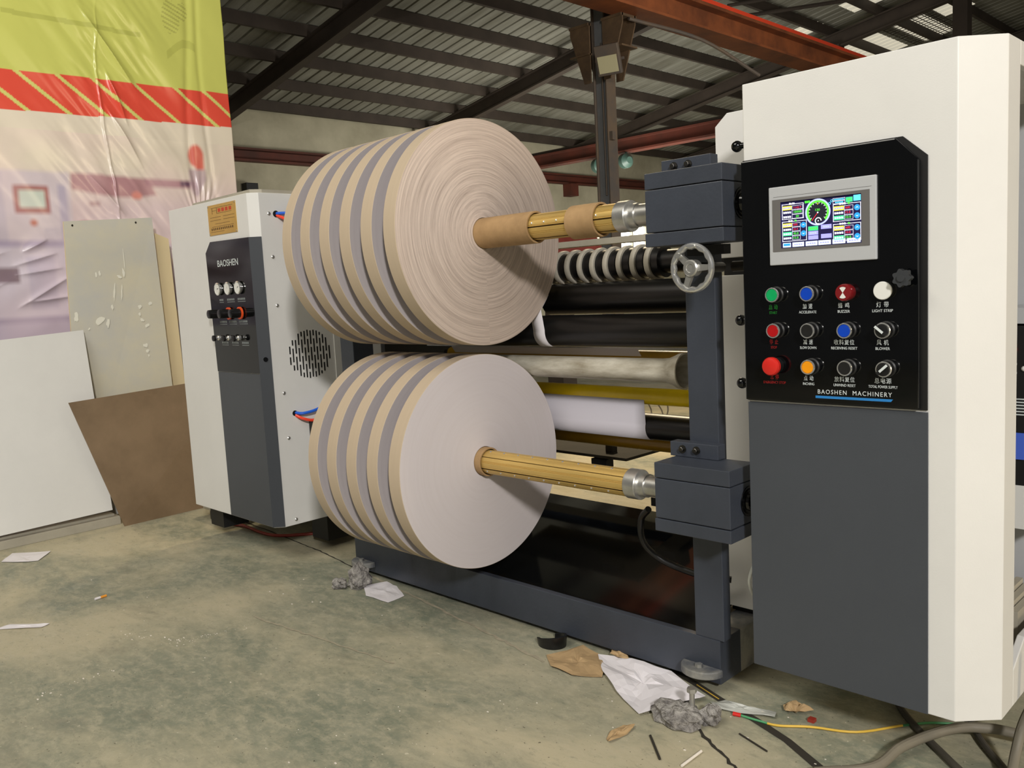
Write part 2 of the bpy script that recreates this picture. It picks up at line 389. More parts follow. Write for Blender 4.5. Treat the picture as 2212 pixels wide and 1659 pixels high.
for a, b in zip(xs[:-1], xs[1:]):
    cuts = sorted([(s[2], s[3]) for s in sky_cells if s[0] <= a and b <= s[1]]); y = -8
    for c, d in cuts:
        corrugated(a, b, y, c, roof, 0); y = d
    corrugated(a, b, y, 22.5, roof, 0)
CE = roof.build('ceiling', 'roof_sheet', kind='structure')
for i, s in enumerate(sky_cells):
    k = MB(); corrugated(s[0], s[1], s[2], s[3], k, 0)
    k.build('window_%d' % (i+3), 'skylight_sheet', kind='structure')
def sbox(mb, x0, x1, y0, y1, top, h, mi=0):      # a beam that follows the roof slope
    v = []
    for x in (x0, x1):
        for y in (y0, y1):
            for z in (roofz(x)+top-h, roofz(x)+top): v.append((x, y, z))
    mb.add(v, [(0, 1, 3, 2), (4, 6, 7, 5), (0, 2, 6, 4), (1, 5, 7, 3), (0, 4, 5, 1), (2, 3, 7, 6)], mi)
x = -14.55; k = 0
while x < -1:
    MB().box(x-.035, x+.035, -8, 22.2, roofz(x)-.20, roofz(x)-.01).build('purlin', 'roof_steel', CE)
    x += 1.02; k += 1
for y in (1.5, 6.5, 11.45, 16.6, 21.6):
    k = MB(); sbox(k, -15, 2, y-.08, y+.08, -.20, .03); sbox(k, -15, 2, y-.015, y+.015, -.23, .25); sbox(k, -15, 2, y-.08, y+.08, -.48, .03)
    k.build('rafter', 'roof_steel', CE)
def strut(name, p0, p1, r, m, parent): return MB().cyl(p0, p1, r, n=8, mi=0, smooth=False).build(name, m, parent)
for x, y, a in ((-7.27, 16.6, 0), (-4.80, 16.6, 0)):
    MB().box(x-.13, x+.13, y-.13, y+.13, 4.6, roofz(x)-.45).build('hanger_post', 'roof_steel', CE)
strut('brace_rod', (-8.2, 12.2, 5.6), (-3.8, 17.4, 6.4), .035, 'roof_steel', CE)
strut('brace_rod', (-7.2, 12.2, 5.7), (-2.8, 17.4, 6.6), .03, 'roof_steel', CE)
# wire mesh below the translucent sheets
k = MB()
for i in range(16): k.cyl((-6.9, 17.5+i*.17, roofz(-6.9)-.03), (-5.9, 17.5+i*.17, roofz(-5.9)-.03), .008, n=4, smooth=False)
for i in range(11): k.cyl((-6.9+i*.1, 17.5, roofz(-6.9+i*.1)-.03), (-6.9+i*.1, 20.2, roofz(-6.9+i*.1)-.03), .008, n=4, smooth=False)
k.build('wire_mesh', 'roof_steel', CE)
# tie beam across the hall
k = MB(); k.box(-14.8, -1.5, 12.9, 13.15, 3.92, 3.96).box(-14.8, -1.5, 13.0, 13.05, 3.72, 3.92).box(-14.8, -1.5, 12.9, 13.15, 3.68, 3.72)
tag(k.build('tie_beam', 'rust_red'), 'rust-red steel beam crossing the hall level behind the column', 'beam')
k = MB().cyl((-14.8, 13.05, 4.005), (-2, 13.05, 4.005), .04, n=8)
tag(k.build('grey_pipe', 'roof_steel'), 'dark pipe lying along the top of the rust-red cross beam', 'pipe')

# column with brackets and crane runway
col = thing('steel_column', (-5.76, 6.85, 0), 'grey steel column with brackets carrying the orange crane runway', 'column')
k = MB().box(-5.86, -5.845, 6.76, 6.94, 0, 4.75).box(-5.675, -5.66, 6.76, 6.94, 0, 4.75)
k.build('flange', 'column_steel', col)
MB().box(-5.845, -5.675, 6.80, 6.815, 0, 4.75).build('web', 'column_web', col)
for s in (-1, 1):
    k = MB(); x0 = -5.76+s*.10; x1 = -5.76+s*.40
    k.prism([(x0, 3.45), (x0, 4.15), (x1, 4.15), (x1, 4.05), (x0+s*.10, 3.45)], 'y', 6.72, 6.74)
    k.prism([(x0, 3.45), (x0, 4.15), (x1, 4.15), (x1, 4.05), (x0+s*.10, 3.45)], 'y', 6.96, 6.98)
    k.box(x0, x1, 6.70, 7.0, 4.12, 4.15); k.box(x0, x1, 6.70, 7.0, 3.78, 3.80)
    k.build('bracket', 'rust_brown', col)
MB().cyl((-5.73, 6.78, 2.1), (-5.73, 6.78, 3.9), .012, n=6).build('conduit', 'column_steel', col)
MB().box(-5.66, -5.61, 6.78, 6.84, 2.75, 2.85).build('junction_box', 'column_steel', col)
rw = thing('crane_runway', (-5.3, 8, 4.15), 'orange-brown crane runway beam running past the column top', 'beam')
k = MB().box(-5.50, -5.14, 1.5, 20.0, 4.15, 4.18).box(-5.33, -5.31, 1.5, 20.0, 4.18, 4.46).box(-5.46, -5.18, 1.5, 20.0, 4.46, 4.5)
k.build('beam', 'crane_orange', rw)
sk = MB().box(-5.22, -5.18, 1.5, 20.0, 4.5, 4.55); sk.v = [(a, b_, c) for a, b_, c in sk.v]; sk.build('rail', 'rail_red', rw)
fl = thing('flood_light', (-5.45, 6.55, 3.42), 'square grey flood light hanging on the steel column', 'lamp')
def tilt(k, c, ax, ang):
    Rm = Matrix.Rotation(ang, 3, ax); c = Vector(c); k.v = [tuple(c+Rm @ (Vector(v)-c)) for v in k.v]; return k
FC = (-5.45, 6.55, 3.60)
tilt(tilt(MB().box(-5.60, -5.30, 6.52, 6.58, 3.44, 3.78), FC, 'X', .35), FC, 'Z', .25).build('housing', 'column_steel', fl, bevel=.01)
tilt(tilt(MB().box(-5.57, -5.33, 6.512, 6.52, 3.47, 3.66), FC, 'X', .35), FC, 'Z', .25).build('glass', 'lamp_glass', fl)
tilt(MB().box(-5.615, -5.60, 6.54, 6.72, 3.60, 3.63), FC, 'Z', .25).build('bracket', 'column_steel', fl)
tilt(MB().box(-5.60, -5.28, 6.60, 6.62, 3.60, 3.63), FC, 'Z', .25).build('cross_bracket', 'column_steel', fl)
for x, lb in ((-10.78, 'dark green round lamp left of the column at beam height'), (-10.06, 'dark green round lamp just right of the column at beam height')):
    k = MB().cyl((x, 12.95, 3.6), (x, 12.95, 3.69), .02, n=8).lathe([(0, 0), (0, .08), (.10, .15), (.22, .15), (.30, .07), (.30, 0)], (x-.14, 12.95, 3.5), (1, -.3, 0), n=20)
    tag(k.build('bell_lamp', 'lamp_green'), lb, 'lamp', 'green lamps under the cross beam')
k = MB()
for i in range(3): k.cyl((-2.4+i*.035, 12.0, 4.0), (-2.4+i*.035, 12.0, 7.3), .01, n=6)
tag(k.build('hoist_rope', 'cable_grey'), 'three thin crane ropes hanging above the control cabinet', 'rope')
k = MB().box(-14.95, -14.75, 6.95, 7.2, 3.1, 3.35)
tag(k.build('wall_camera', 'matte_black'), 'small dark device on the cream wall beside the banner edge', 'camera')

# red machine glimpsed behind the knives
k = MB().box(-4.95, -4.35, 4.35, 5.0, 1.25, 1.33).lathe([(0, .0), (0, .24), (.65, .24), (.65, 0)], (-4.65, 4.35, 1.33), (0, 1, 0), n=28).box(-4.75, -4.55, 4.5, 4.7, 0, 1.25, 1)
tag(k.build('red_machine_hood', ['red_machine', 'roof_steel']), 'faded red rounded machine hood glimpsed behind the knife shaft', 'machine')

# ------------------------------------------------------------------ printed banner
NY, NZ = 520, 600; Y0, Y1, Z0, Z1 = -1.25, 0.838, 0.30, 3.15
ys = np.linspace(Y0, Y1, NY); zs = np.linspace(Z0, Z1, NZ); YY, ZZ = np.meshgrid(ys, zs)
rs = np.random.RandomState(4)
def vnoise(u, v, seed):
    r = np.random.RandomState(seed).rand(64, 64); iu = np.floor(u).astype(int); iv = np.floor(v).astype(int); fu = u-iu; fv = v-iv
    fu = fu*fu*(3-2*fu); fv = fv*fv*(3-2*fv)
    g = lambda a, b: r[a % 64, b % 64]
    return (g(iu, iv)*(1-fu)+g(iu+1, iv)*fu)*(1-fv)+(g(iu, iv+1)*(1-fu)+g(iu+1, iv+1)*fu)*fv
u_ = (YY*.8+ZZ*.6); v_ = (-YY*.6+ZZ*.8)
disp = .016*vnoise(u_*9, v_*2.5, 1)+.012*vnoise(u_*20+3, v_*5, 2)*np.exp(-((YY-.2)/.35)**2)+.006*vnoise(u_*45, v_*9, 3)*np.exp(-((YY-.15)/.25)**2)
ang = np.arctan2(YY-.60, ZZ-1.42); rad = np.hypot(YY-.60, ZZ-1.42)
disp += .006*np.sin(ang*50+3*vnoise(ang*4+9, rad*3, 8))*np.exp(-((rad-.16)/.15)**2)*(ZZ > 1.42)*np.exp(-((ang-.05)/.32)**2)
disp += .009*np.exp(-np.abs(YY-.115-.02*np.sin(ZZ*5)-.01*vnoise(ZZ*14, YY*0, 9))/.005)*np.clip((2.7-ZZ)*2, 0, 1)
disp -= .006*np.exp(-((YY-.60+.03*np.sin(ZZ*4))/.02)**2)+.005*np.exp(-((YY-.69+.02*np.sin(ZZ*3+1))/.016)**2)
for (a0, b0, a1, b1) in ((-.35, 1.34, -.22, 1.41), (-.40, 1.275, -.18, 1.34), (-.40, 1.23, -.16, 1.265), (-.40, 1.065, -.12, 1.23), (-.35, 1.095, -.12, 1.12), (-.9, 1.0, -.40, 1.21), (-.9, 1.2, -.40, 1.35), (0.0, 1.75, .18, 1.52), (.12, 2.12, .3, 1.78), (.03, 2.6, .3, 2.2), (.14, 2.3, .24, 2.0)):
    L2 = (a1-a0)**2+(b1-b0)**2; t2 = np.clip(((YY-a0)*(a1-a0)+(ZZ-b0)*(b1-b0))/L2, 0, 1); dd = np.hypot(YY-a0-t2*(a1-a0), ZZ-b0-t2*(b1-b0))
    disp += .020*np.sin(PI*np.clip(t2, .02, .98))*np.exp(-dd/.012)
u3 = (YY*.35-ZZ*.94); disp += .022*vnoise(u3*9, (YY+ZZ*.3)*1.6, 5)*(1/(1+np.exp((ZZ-1.45)*16)))
X = -3.80+disp*1.1
def S(c): return np.array(lin(c)[:3])
col_ = np.empty((NZ, NY, 3)); col_[:] = S((232, 222, 205))
ztop = 2.2295+(YY+.29)*.012; zbot = 2.036+(YY+.3)*.014
lime = S((208, 212, 112)); red = S((230, 84, 66))
lav = S((206, 196, 210)); mauve = S((188, 150, 156))
def put(mask, c, a=1.0):
    col_[mask] = col_[mask]*(1-a)+S(c)*a
low = np.clip((1.80-ZZ)/.22, 0, 1)[..., None]*.8; col_ = col_*(1-low)+S((222, 200, 208))*low
put((YY < -.09) & (ZZ < 1.745), (216, 204, 212)); put((YY < -.40) & (ZZ < 1.74), (186, 180, 200), .5)
put((YY > -.15) & (YY < -.11) & (ZZ < 1.68) & (ZZ > 1.35), (180, 172, 198), .7)
put((YY > -.355) & (YY < -.195) & (ZZ > 1.535) & (ZZ < 1.672), (172, 112, 110)); put((YY > -.330) & (YY < -.215) & (ZZ > 1.562) & (ZZ < 1.648), (206, 216, 206))
put(((YY+.276)**2+(ZZ-1.488)**2) < .017**2, (200, 118, 100))
put((YY > -.08) & (YY < .36-(ZZ-1.65)*.6) & (ZZ > 1.648-.02*np.sin(YY*9)) & (ZZ < 1.745-.04*np.clip(YY, 0, 1)), (184, 140, 146)); put((YY > .30) & (YY < .60) & (ZZ > 1.69) & (ZZ < 1.735), (176, 128, 140)); put((YY > .50) & (YY < .555) & (ZZ > 1.70) & (ZZ < 1.73), (92, 62, 92))
put(((YY-.605)/.042)**2+((ZZ-1.875)/.062)**2 < 1, (222, 112, 98)); put((YY > .60) & (YY < .648) & (ZZ > 1.80) & (ZZ < 1.87), (222, 112, 98))
put((YY > .555) & (YY < .655) & (ZZ > 1.70+.05*np.sin(YY*40)) & (ZZ < 1.80), (184, 160, 172), .8)
put(((YY-.245)/.03)**2+((ZZ-1.64)/.022)**2 < 1, (226, 150, 140)); put((YY > -.06) & (YY < 0.0) & (ZZ > 1.46) & (ZZ < 1.50), (160, 80, 84), .8)
put((YY > .0) & (YY < .05) & (ZZ > 1.58) & (ZZ < 1.60), (160, 110, 120), .7)
put((YY > .42) & (YY < .95) & (ZZ > 1.38) & (ZZ < 1.50-(.62-YY)*.2), (98, 62, 66), .9)
put((YY < .5) & (ZZ < 1.38), (208, 200, 214), .75); put((YY < -.15) & (ZZ < 1.40) & (ZZ > 1.37), (140, 128, 168), .6)
put((YY < -.2) & (YY > -.33) & (ZZ < 1.32) & (ZZ > 1.06), (178, 172, 196), .5)
put((YY < -.37) & (ZZ < 1.27) & (ZZ > 1.19), (86, 54, 70), .8)
put((YY < .1) & (ZZ < 1.02) & (ZZ > 0.99), (120, 112, 150), .7); put((YY < .1) & (ZZ < .99), (158, 150, 176), .6)
st = (YY > .40) & (ZZ < 1.30); put(st, (158, 150, 176)); put(st & (np.abs((YY-.46)-(1.2-ZZ)*.3) < .03), (226, 204, 160)); put(st & (np.abs((YY-.30)-(1.2-ZZ)*.5) < .02), (226, 204, 160))
pr = col_.copy(); kk = 2
for ax in (0, 1):
    acc = np.zeros_like(pr)
    for o_ in range(-kk, kk+1): acc += np.roll(pr, o_, axis=ax)
    pr = acc/(2*kk+1)
pr = pr*(1+.10*(vnoise(YY*7, ZZ*7, 11)-.5)+.06*(vnoise(YY*25, ZZ*18, 12)-.5))[..., None]
pk = np.clip(vnoise(YY*5+2, ZZ*4, 13)-.35, 0, 1)[..., None]*.55; pr = pr*(1-pk)+S((240, 210, 212))*pk
for ym, wd in ((.35, .02), (.40, .012), (-.02, .008)): pass
col_ = np.where((ZZ < 1.95)[..., None], pr, col_)
band = (ZZ < ztop) & (ZZ > zbot); t_ = (ztop-ZZ)/(ztop-zbot)
put(ZZ >= ztop, (208, 212, 112)); put(band, (230, 84, 66))
for y0 in (-.86, -.67, -.48, -.284, -.098, .076, .290, .515, .684):
    q = YY-(y0+.235*t_); put(band & (np.abs(q) < .0145), (216, 214, 124))
# faint marks on the lime part, painted for shadows seen through the film
for (a, b, c, d) in ((.53, 2.62, .05, .09), (.60, 2.66, .03, .05)):
    w_ = np.exp(-(((YY-a)/c)**2+((ZZ-b)/d)**2))*(np.sin((ZZ+YY*.4)*260) > .2); put((w_ > .35), (150, 150, 76), .5)
put((np.abs(YY-.20) < .52) & (np.abs(ZZ-2.50+(YY)*.02) < .012) & (YY < .35), (164, 168, 80), .45)
put((YY > .49) & (YY < .66) & (np.abs(ZZ-2.44+.05*np.sin(YY*18)) < .022), (172, 176, 84), .45)
b = MB(); me = bpy.data.meshes.new('banner')
V = np.stack([X, YY, ZZ], -1).reshape(-1, 3)-np.array([-3.8, 0, Z0])
idx = np.arange(NY*NZ).reshape(NZ, NY); F = np.stack([idx[:-1, :-1], idx[:-1, 1:], idx[1:, 1:], idx[1:, :-1]], -1).reshape(-1, 4)
me.vertices.add(len(V)); me.vertices.foreach_set('co', V.ravel()); me.loops.add(F.size); me.loops.foreach_set('vertex_index', F.ravel())
me.polygons.add(len(F)); me.polygons.foreach_set('loop_start', np.arange(0, F.size, 4)); me.polygons.foreach_set('use_smooth', np.ones(len(F), bool))
me.update(calc_edges=True)
ca = me.attributes.new('print', 'FLOAT_COLOR', 'POINT'); ca.data.foreach_set('color', np.concatenate([col_.reshape(-1, 3), np.ones((len(V), 1))], 1).ravel())
me.materials.append(MATS['banner_film']); bo = bpy.data.objects.new('banner', me); C.objects.link(bo); bo.location = (-3.8, 0, Z0)
so = bo.modifiers.new('solid', 'SOLIDIFY'); so.thickness = .001
tag(bo, 'creased plastic banner, lime top over a red slanted-striped band, hanging at left', 'banner')

# ------------------------------------------------------------------ sheets leaning at the left
def sheet(name, P, th, m, label, cat, edge=None, extra=None):
    # P: bottom-left, bottom-right, top-right, top-left; thickness goes back
    P = [Vector(p) for p in P]; n = (P[1]-P[0]).cross(P[3]-P[0]).normalized()
    if n.x < 0: n = -n
    v = P+[p-n*th for p in P]
    k = MB().add(v, [(0, 1, 2, 3)], 0).add(v, [(4, 7, 6, 5)], 0).add(v, [(0, 4, 5, 1), (1, 5, 6, 2), (2, 6, 7, 3), (3, 7, 4, 0)], 1)
    if extra: extra(k, P, n)
    o = k.build(name, [m, edge or m]+(['film_scratch', 'groove_dark'] if extra else [])); tag(o, label, cat); return o
def on(P, n, u, v, d=.0012):
    a = P[0]+(P[1]-P[0])*u; b = P[3]+(P[2]-P[3])*u; return a+(b-a)*v+n*d
def scratches(k, P, n):
    rr = random.Random(3)
    B = [(.62, .60, .012, .07, 0), (.30, .545, .02, .018, 8), (.34, .55, .025, .016, 20), (.60, .545, .03, .03, 6), (.55, .53, .06, .008, -25), (.48, .47, .022, .06, -24), (.56, .47, .016, .05, -22), (.44, .41, .03, .018, 10),
         (.30, .36, .11, .022, 24), (.38, .345, .05, .03, -30), (.74, .40, .05, .012, 10), (.86, .41, .05, .012, 18), (.73, .37, .03, .012, 0), (.75, .345, .05, .010, -12), (.80, .32, .07, .010, 20), (.76, .24, .055, .012, -4), (.77, .215, .045, .011, 4), (.78, .195, .02, .008, 30), (.18, .33, .03, .008, 40), (.06, .38, .05, .03, 10)]
    for u, v, a, b, t in B:
        v = .86+(v-.60)*.84
        pts = []; m = 12; t = math.radians(t)
        for i in range(m):
            q = 2*PI*i/m; r = 1+rr.uniform(-.3, .3); du = a*r*math.cos(q)*.45; dv = b*r*math.sin(q)*.55
            pts.append(on(P, n, u+du*math.cos(t)-dv*3*math.sin(t)*.3, v+dv*math.cos(t)+du*math.sin(t)*.3))
        k.add(pts, [tuple(range(m))], 2)
    for u, v in ((.09, .985), (.80, .985)):
        k.add([on(P, n, u+.012*math.cos(q*PI/4), v+.004*math.sin(q*PI/4)) for q in range(8)], [tuple(range(8))], 3)
P_tall = [(-3.45, -.30, .02), (-3.43, .205, .02), (-3.60, .239, 1.507), (-3.60, -.200, 1.480)]
sheet('tall_film_sheet', P_tall, .014, 'film_tall', 'tall film-covered cream panel with white scuff marks, leaning on the banner', 'panel', 'edge_cream', scratches)
P_fr = [(-3.50, .225, .0), (-3.50, .30, .0), (-3.64, .335, 1.40), (-3.64, .262, 1.43)]
sheet('folded_sheet', P_fr, .02, 'edge_cream', 'narrow cream folded panel standing just right of the tall scuffed one', 'panel')
P_n2 = [(-3.44, .30, .0), (-3.44, .325, .0), (-3.58, .345, 1.34), (-3.58, .325, 1.34)]
sheet('slim_batten', P_n2, .012, 'cream_paint', 'thin white batten with screw holes upright beside the narrow folded panel', 'batten')
P_w = [(-3.30, -1.25, .055), (-3.30, -.218, .078), (-3.50, -.196, .946), (-3.50, -1.2, .89)]
sheet('leaning_steel_sheet', P_w, .012, 'cream_paint', 'large off-white sheet metal panel leaning at the left edge of the frame', 'panel')
P_b = [(-3.237, -.192, .0), (-3.26, .46, .0), (-3.34, .50, .653), (-3.34, -.350, .615)]
sheet('brown_board', P_b, .006, 'brown_board', 'brown stained board leaning on the white panel, left of the cabinet', 'board')
k = MB().box(-3.40, -3.305, -1.3, -.183, 0, .040).box(-3.40, -3.33, -1.3, -.20, .04, .052)
tag(k.build('floor_batten', 'strip_grey', bevel=.002), 'long pale grey strip on the floor under the off-white panel', 'batten')

# ------------------------------------------------------------------ right control cabinet
cc = thing('control_cabinet', (0.22, 0.4, 0), 'tall cream cabinet with glossy black button panel and lit touch screen', 'cabinet')
ZB, ZT = .15, 1.45
b = MB()
b.prism([(0, 0), (.434, 0), (.50, .0625), (.50, .135), (.485, .135), (.485, .07), (.428, .015), (.015, .015), (.015, .9), (0, .9)], 'z', ZB, ZT)
b.prism([(.003, .003), (.433, .003), (.497, .064), (.497, .897), (.003, .897)], 'z', ZT-.012, ZT-.001)
b.prism([(.003, .003), (.433, .003), (.497, .064), (.497, .897), (.003, .897)], 'z', ZB+.001, ZB+.012)
# side frame round the opening
b.prism([(.135, ZB), (.9, ZB), (.9, .27), (.215, .27), (.135, .225)], 'x', .485, .50)
b.prism([(.135, 1.405), (.9, 1.405), (.9, ZT), (.135, ZT)], 'x', .485, .50)
b.box(.485, .50, .84, .9, .27, 1.405).box(0, .5, .885, .9, ZB, ZT)
BODY = b.build('cabinet_body', 'cream_paint', cc, bevel=.0018)
MB().box(0.0, .384, -.003, 0, .15, .762).build('lower_panel', 'dark_grey_paint', cc, bevel=.001)
k = MB().prism([(0, .766), (.383, .766), (.383, 1.248), (.338, 1.2885), (0, 1.2885)], 'y', -.004, 0)
rim = k.build('panel_rim', 'matte_black', cc)
gp = MB().prism([(0, .768), (.3705, .768), (.3705, 1.242), (.328, 1.286), (0, 1.286)], 'y', -.013, -.004)
GP = gp.build('glossy_panel', 'gloss_black', cc, bevel=.0025)
yf = -.0133
def lab(cx, cz, cn, en, wc, we, m):
    if cn: text('lettering', cn, cx-wc/2, cx+wc/2, cz+.0005, cz+.0115, yf, m, GP, 1.15)
    text('lettering', en, cx-we/2, cx+we/2, cz-.009, cz-.0035, yf, m, GP)
XL = [.0705, .148, .225, .3025]; ZL = [.966, .8915, .8155]
lab(XL[0], ZL[0], '启 动', 'START', .020, .018, 'text_green'); lab(XL[1], ZL[0], '加 速', 'ACCELERATE', .021, .038, 'text_white')
lab(XL[2], ZL[0], '蜂 鸣', 'BUZZER', .023, .025, 'text_white'); lab(XL[3], ZL[0], '灯 带', 'LIGHT STRIP', .024, .040, 'text_white')
lab(XL[0], ZL[1], '停 止', 'STOP', .020, .014, 'text_red'); lab(XL[1], ZL[1], '减 速', 'SLOW DOWN', .021, .036, 'text_white')
lab(XL[2], ZL[1], '收料复位', 'RECEIVING RESET', .042, .054, 'text_white'); lab(XL[3], ZL[1], '风 机', 'BLOWER', .023, .028, 'text_white')
lab(XL[0], ZL[2], '急 停', 'EMERGENCY STOP', .020, .052, 'text_red'); lab(XL[1], ZL[2], '点 动', 'INCHING', .021, .025, 'text_white')
lab(XL[2], ZL[2], '放料复位', 'UNWIND RESET', .042, .046, 'text_white'); lab(XL[3], ZL[2], '总电源', 'TOTAL POWER SUPPLY', .033, .057, 'text_white')
text('lettering', 'BAOSHEN  MACHINERY', .168, .320, .7895, .7985, yf, 'text_white', GP, 1.25)
MB().prism([(.163, .780), (.318, .780), (.322, .7852), (.163, .7852)], 'y', yf-.0003, -.013).build('blue_bar', 'bar_blue', GP)
# push buttons
def button(x, z, cap, kind='push'):
    y0, yf_ = -.013, -.036
    n = 32; d = (0, -1, 0); k = MB()
    if kind in ('push', 'turn'):
        k.lathe([(0, .0175), (.004, .0175), (.006, .0150), (.018, .0150), (.0215, .0158), (.023, .0150), (.023, .0132), (.021, .0130)], (x, y0, z), d, n, 0, mis=[1, 1, 1, 0, 0, 0, 0])
        o = k.build('push_button' if kind == 'push' else 'rotary_switch', ['chrome', 'matte_black'], cc, origin=(x, y0, z))
        c = MB()
        if kind == 'push':
            c.lathe([(.019, .0128), (.0215, .0128), (.0225, .0118), (.0222, .0)], (x, y0, z), d, n); c.build('button_cap', cap, o)
        else:
            c.lathe([(.019, .0128), (.024, .0128), (.025, .012), (.025, 0)], (x, y0, z), d, n); c.build('switch_cap', 'matte_black', o)
            a = math.radians(cap); ca_, sa_ = math.cos(a), math.sin(a)
            P = [(-.013, -.0035), (.013, -.0035), (.013, .0035), (-.013, .0035)]
            Q = [(x+p*ca_-q*sa_, z+p*sa_+q*ca_) for p, q in P]
            MB().prism(Q, 'y', y0-.031, y0-.024).build('lever', 'matte_black', o)
            P = [(-.014, -.0024), (.006, -.0024), (.006, .0024), (-.014, .0024)]
            Q = [(x+p*ca_-q*sa_, z+p*sa_+q*ca_) for p, q in P]
            MB().prism(Q, 'y', y0-.0316, y0-.031).build('pointer', 'text_white', o)
    elif kind == 'mushroom':
        k.lathe([(0, .0165), (.012, .0165), (.012, .012), (.018, .012)], (x, y0, z), d, n, 0)
        o = k.build('emergency_stop', 'matte_black', cc, origin=(x, y0, z))
        MB().lathe([(.016, .014), (.019, .0195), (.027, .0198), (.031, .0175), (.033, .012), (.0335, 0)], (x, y0, z), d, 40).build('mushroom_cap', 'red_plastic', o)
    elif kind == 'buzzer':
        k.lathe([(0, .0165), (.008, .0172), (.010, .0175), (.020, .0172), (.023, .0155), (.0235, 0)], (x, y0, z), d, n)
        o = k.build('buzzer', 'dark_red', cc, origin=(x, y0, z)); w = MB()
        for s in (-1, 1):
            pts = [(x, z)]+[(x+.011*math.sin(t), z+s*.0115*math.cos(t)) for t in np.linspace(-.62, .62, 7)]
            w.prism(pts, 'y', y0-.0242, y0-.0236)
        w.build('speaker_mark', 'white_cap', o)
    else:
        k.lathe([(0, .0150), (.008, .0160), (.010, .0178), (.012, .0178), (.0135, .0165), (.0137, 0)], (x, y0, z), d, n)
        o = k.build('light_button', 'white_cap', cc, origin=(x, y0, z))
    return o
DX = .0085; ZR = [.998, .922, .8465]
for x, z, c, kd in ((XL[0], ZR[0], 'green_cap', 'push'), (XL[1], ZR[0], 'blue_cap', 'push'), (XL[2], ZR[0], None, 'buzzer'), (XL[3]-.004, ZR[0]+.001, None, 'light'),
                    (XL[0]+.001, ZR[1], 'stop_red', 'push'), (XL[1], ZR[1], 'matte_black', 'push'), (XL[2]+.001, ZR[1], 'blue_cap', 'push'), (XL[3]-.001, ZR[1], -40, 'turn'),
                    (XL[0]-.003, ZR[2], None, 'mushroom'), (XL[1], ZR[2], 'yellow_cap', 'push'), (XL[2]+.001, ZR[2], 'matte_black', 'push'), (XL[3]+.001, ZR[2], 222, 'turn')):
    button(x+DX, z, c, kd)
# star knob on the panel, ball knobs on the left edge
def lobes(k, c, r, a, nl, d0, d1, mi=0):
    n = 64; v = []
    for y in (d0, d1):
        for i in range(n):
            t = 2*PI*i/n; q = r+a*math.cos(nl*t); v.append((c[0]+q*math.cos(t), y, c[1]+q*math.sin(t)))
    k.add(v, [(i, (i+1) % n, n+(i+1) % n, n+i) for i in range(n)], mi, True); k.add(v, [tuple(range(n))[::-1], tuple(range(n, 2*n))], mi)
k = MB(); k.cyl((.350, -.013, 1.022), (.350, -.030, 1.022), .008, n=16); lobes(k, (.350, 1.022), .016, .002, 7, -.030, -.044); k.cyl((.350, -.044, 1.022), (.350, -.048, 1.022), .007, n=16)
k.build('star_knob', 'knob_clear', cc)
for z in (1.324, .943, .801):
    k = MB().cyl((0, .012, z), (-.014, .012, z), .0065, n=14).sphere((-.022, .012, z), .0125, 20)
    k.build('ball_knob', 'gloss_black', cc)
# touch screen
hm = MB().box(.068, .2945, -.020, -.013, 1.060, 1.2225).build('touch_screen', 'bezel_grey', cc, bevel=.002)
MB().box(.077, .2815, -.0212, -.020, 1.0885, 1.196).build('screen_border', 'screen_grey', hm)
MB().box(.079, .285, -.0206, -.020, 1.2015, 1.2018).build('bezel_groove', 'screen_grey', hm)
SX0, SX1, SZ0, SZ1 = .0955, .2655, 1.0945, 1.190
d = MB(); SM = ['s_navy', 's_white', 's_red', 's_green', 's_mint', 's_yellow', 's_blue', 's_cyan', 's_lav', 's_pale', 's_dark', 's_ring']
def sx(u): return SX0+u*(SX1-SX0)
def sz(v): return SZ1-v*(SZ1-SZ0)
def rect(u0, u1, v0, v1, m, h=1): d.box(sx(u0), sx(u1), -.0213-h*.0001, -.0212, sz(v0), sz(v1), SM.index(m))
def frame(u0, u1, v0, v1, w=.006):
    rect(u0, u1, v0, v0+w*1.6, 's_white'); rect(u0, u1, v1-w*1.6, v1, 's_white'); rect(u0, u0+w, v0, v1, 's_white'); rect(u1-w, u1, v0, v1, 's_white')
rect(0, 1, 0, 1, 's_navy', .5); d.box(sx(0), sx(1), -.02135, -.0212, sz(0), sz(.03), 10)
def disc(u, v, r0, r1, m, a0=0, a1=360, h=2, n=36):
    cx, cz = sx(u), sz(v)
    P = [(cx+r1*math.cos(math.radians(a0+(a1-a0)*i/n)), cz+r1*math.sin(math.radians(a0+(a1-a0)*i/n))) for i in range(n+1)]
    Q = [(cx+r0*math.cos(math.radians(a0+(a1-a0)*i/n)), cz+r0*math.sin(math.radians(a0+(a1-a0)*i/n))) for i in range(n+1)]
    y = -.0213-h*.0001; v_ = [(p[0], y, p[1]) for p in P]+[(p[0], y, p[1]) for p in Q]
    d.add(v_, [(i, i+1, n+2+i, n+1+i) for i in range(n)], SM.index(m))
def blob(u0, u1, v0, v1, m, n):
    w = (u1-u0)/n
    for i in range(n):
        rect(u0+w*(i+.12), u0+w*(i+.42), v0, v1, m, 3); rect(u0+w*(i+.12), u0+w*(i+.86), v0+(v1-v0)*.35, v0+(v1-v0)*.6, m, 3); rect(u0+w*(i+.55), u0+w*(i+.86), v0+(v1-v0)*.1, v1, m, 3)
frame(.02, .30, .06, .385); blob(.11, .19, .035, .075, 's_white', 2)
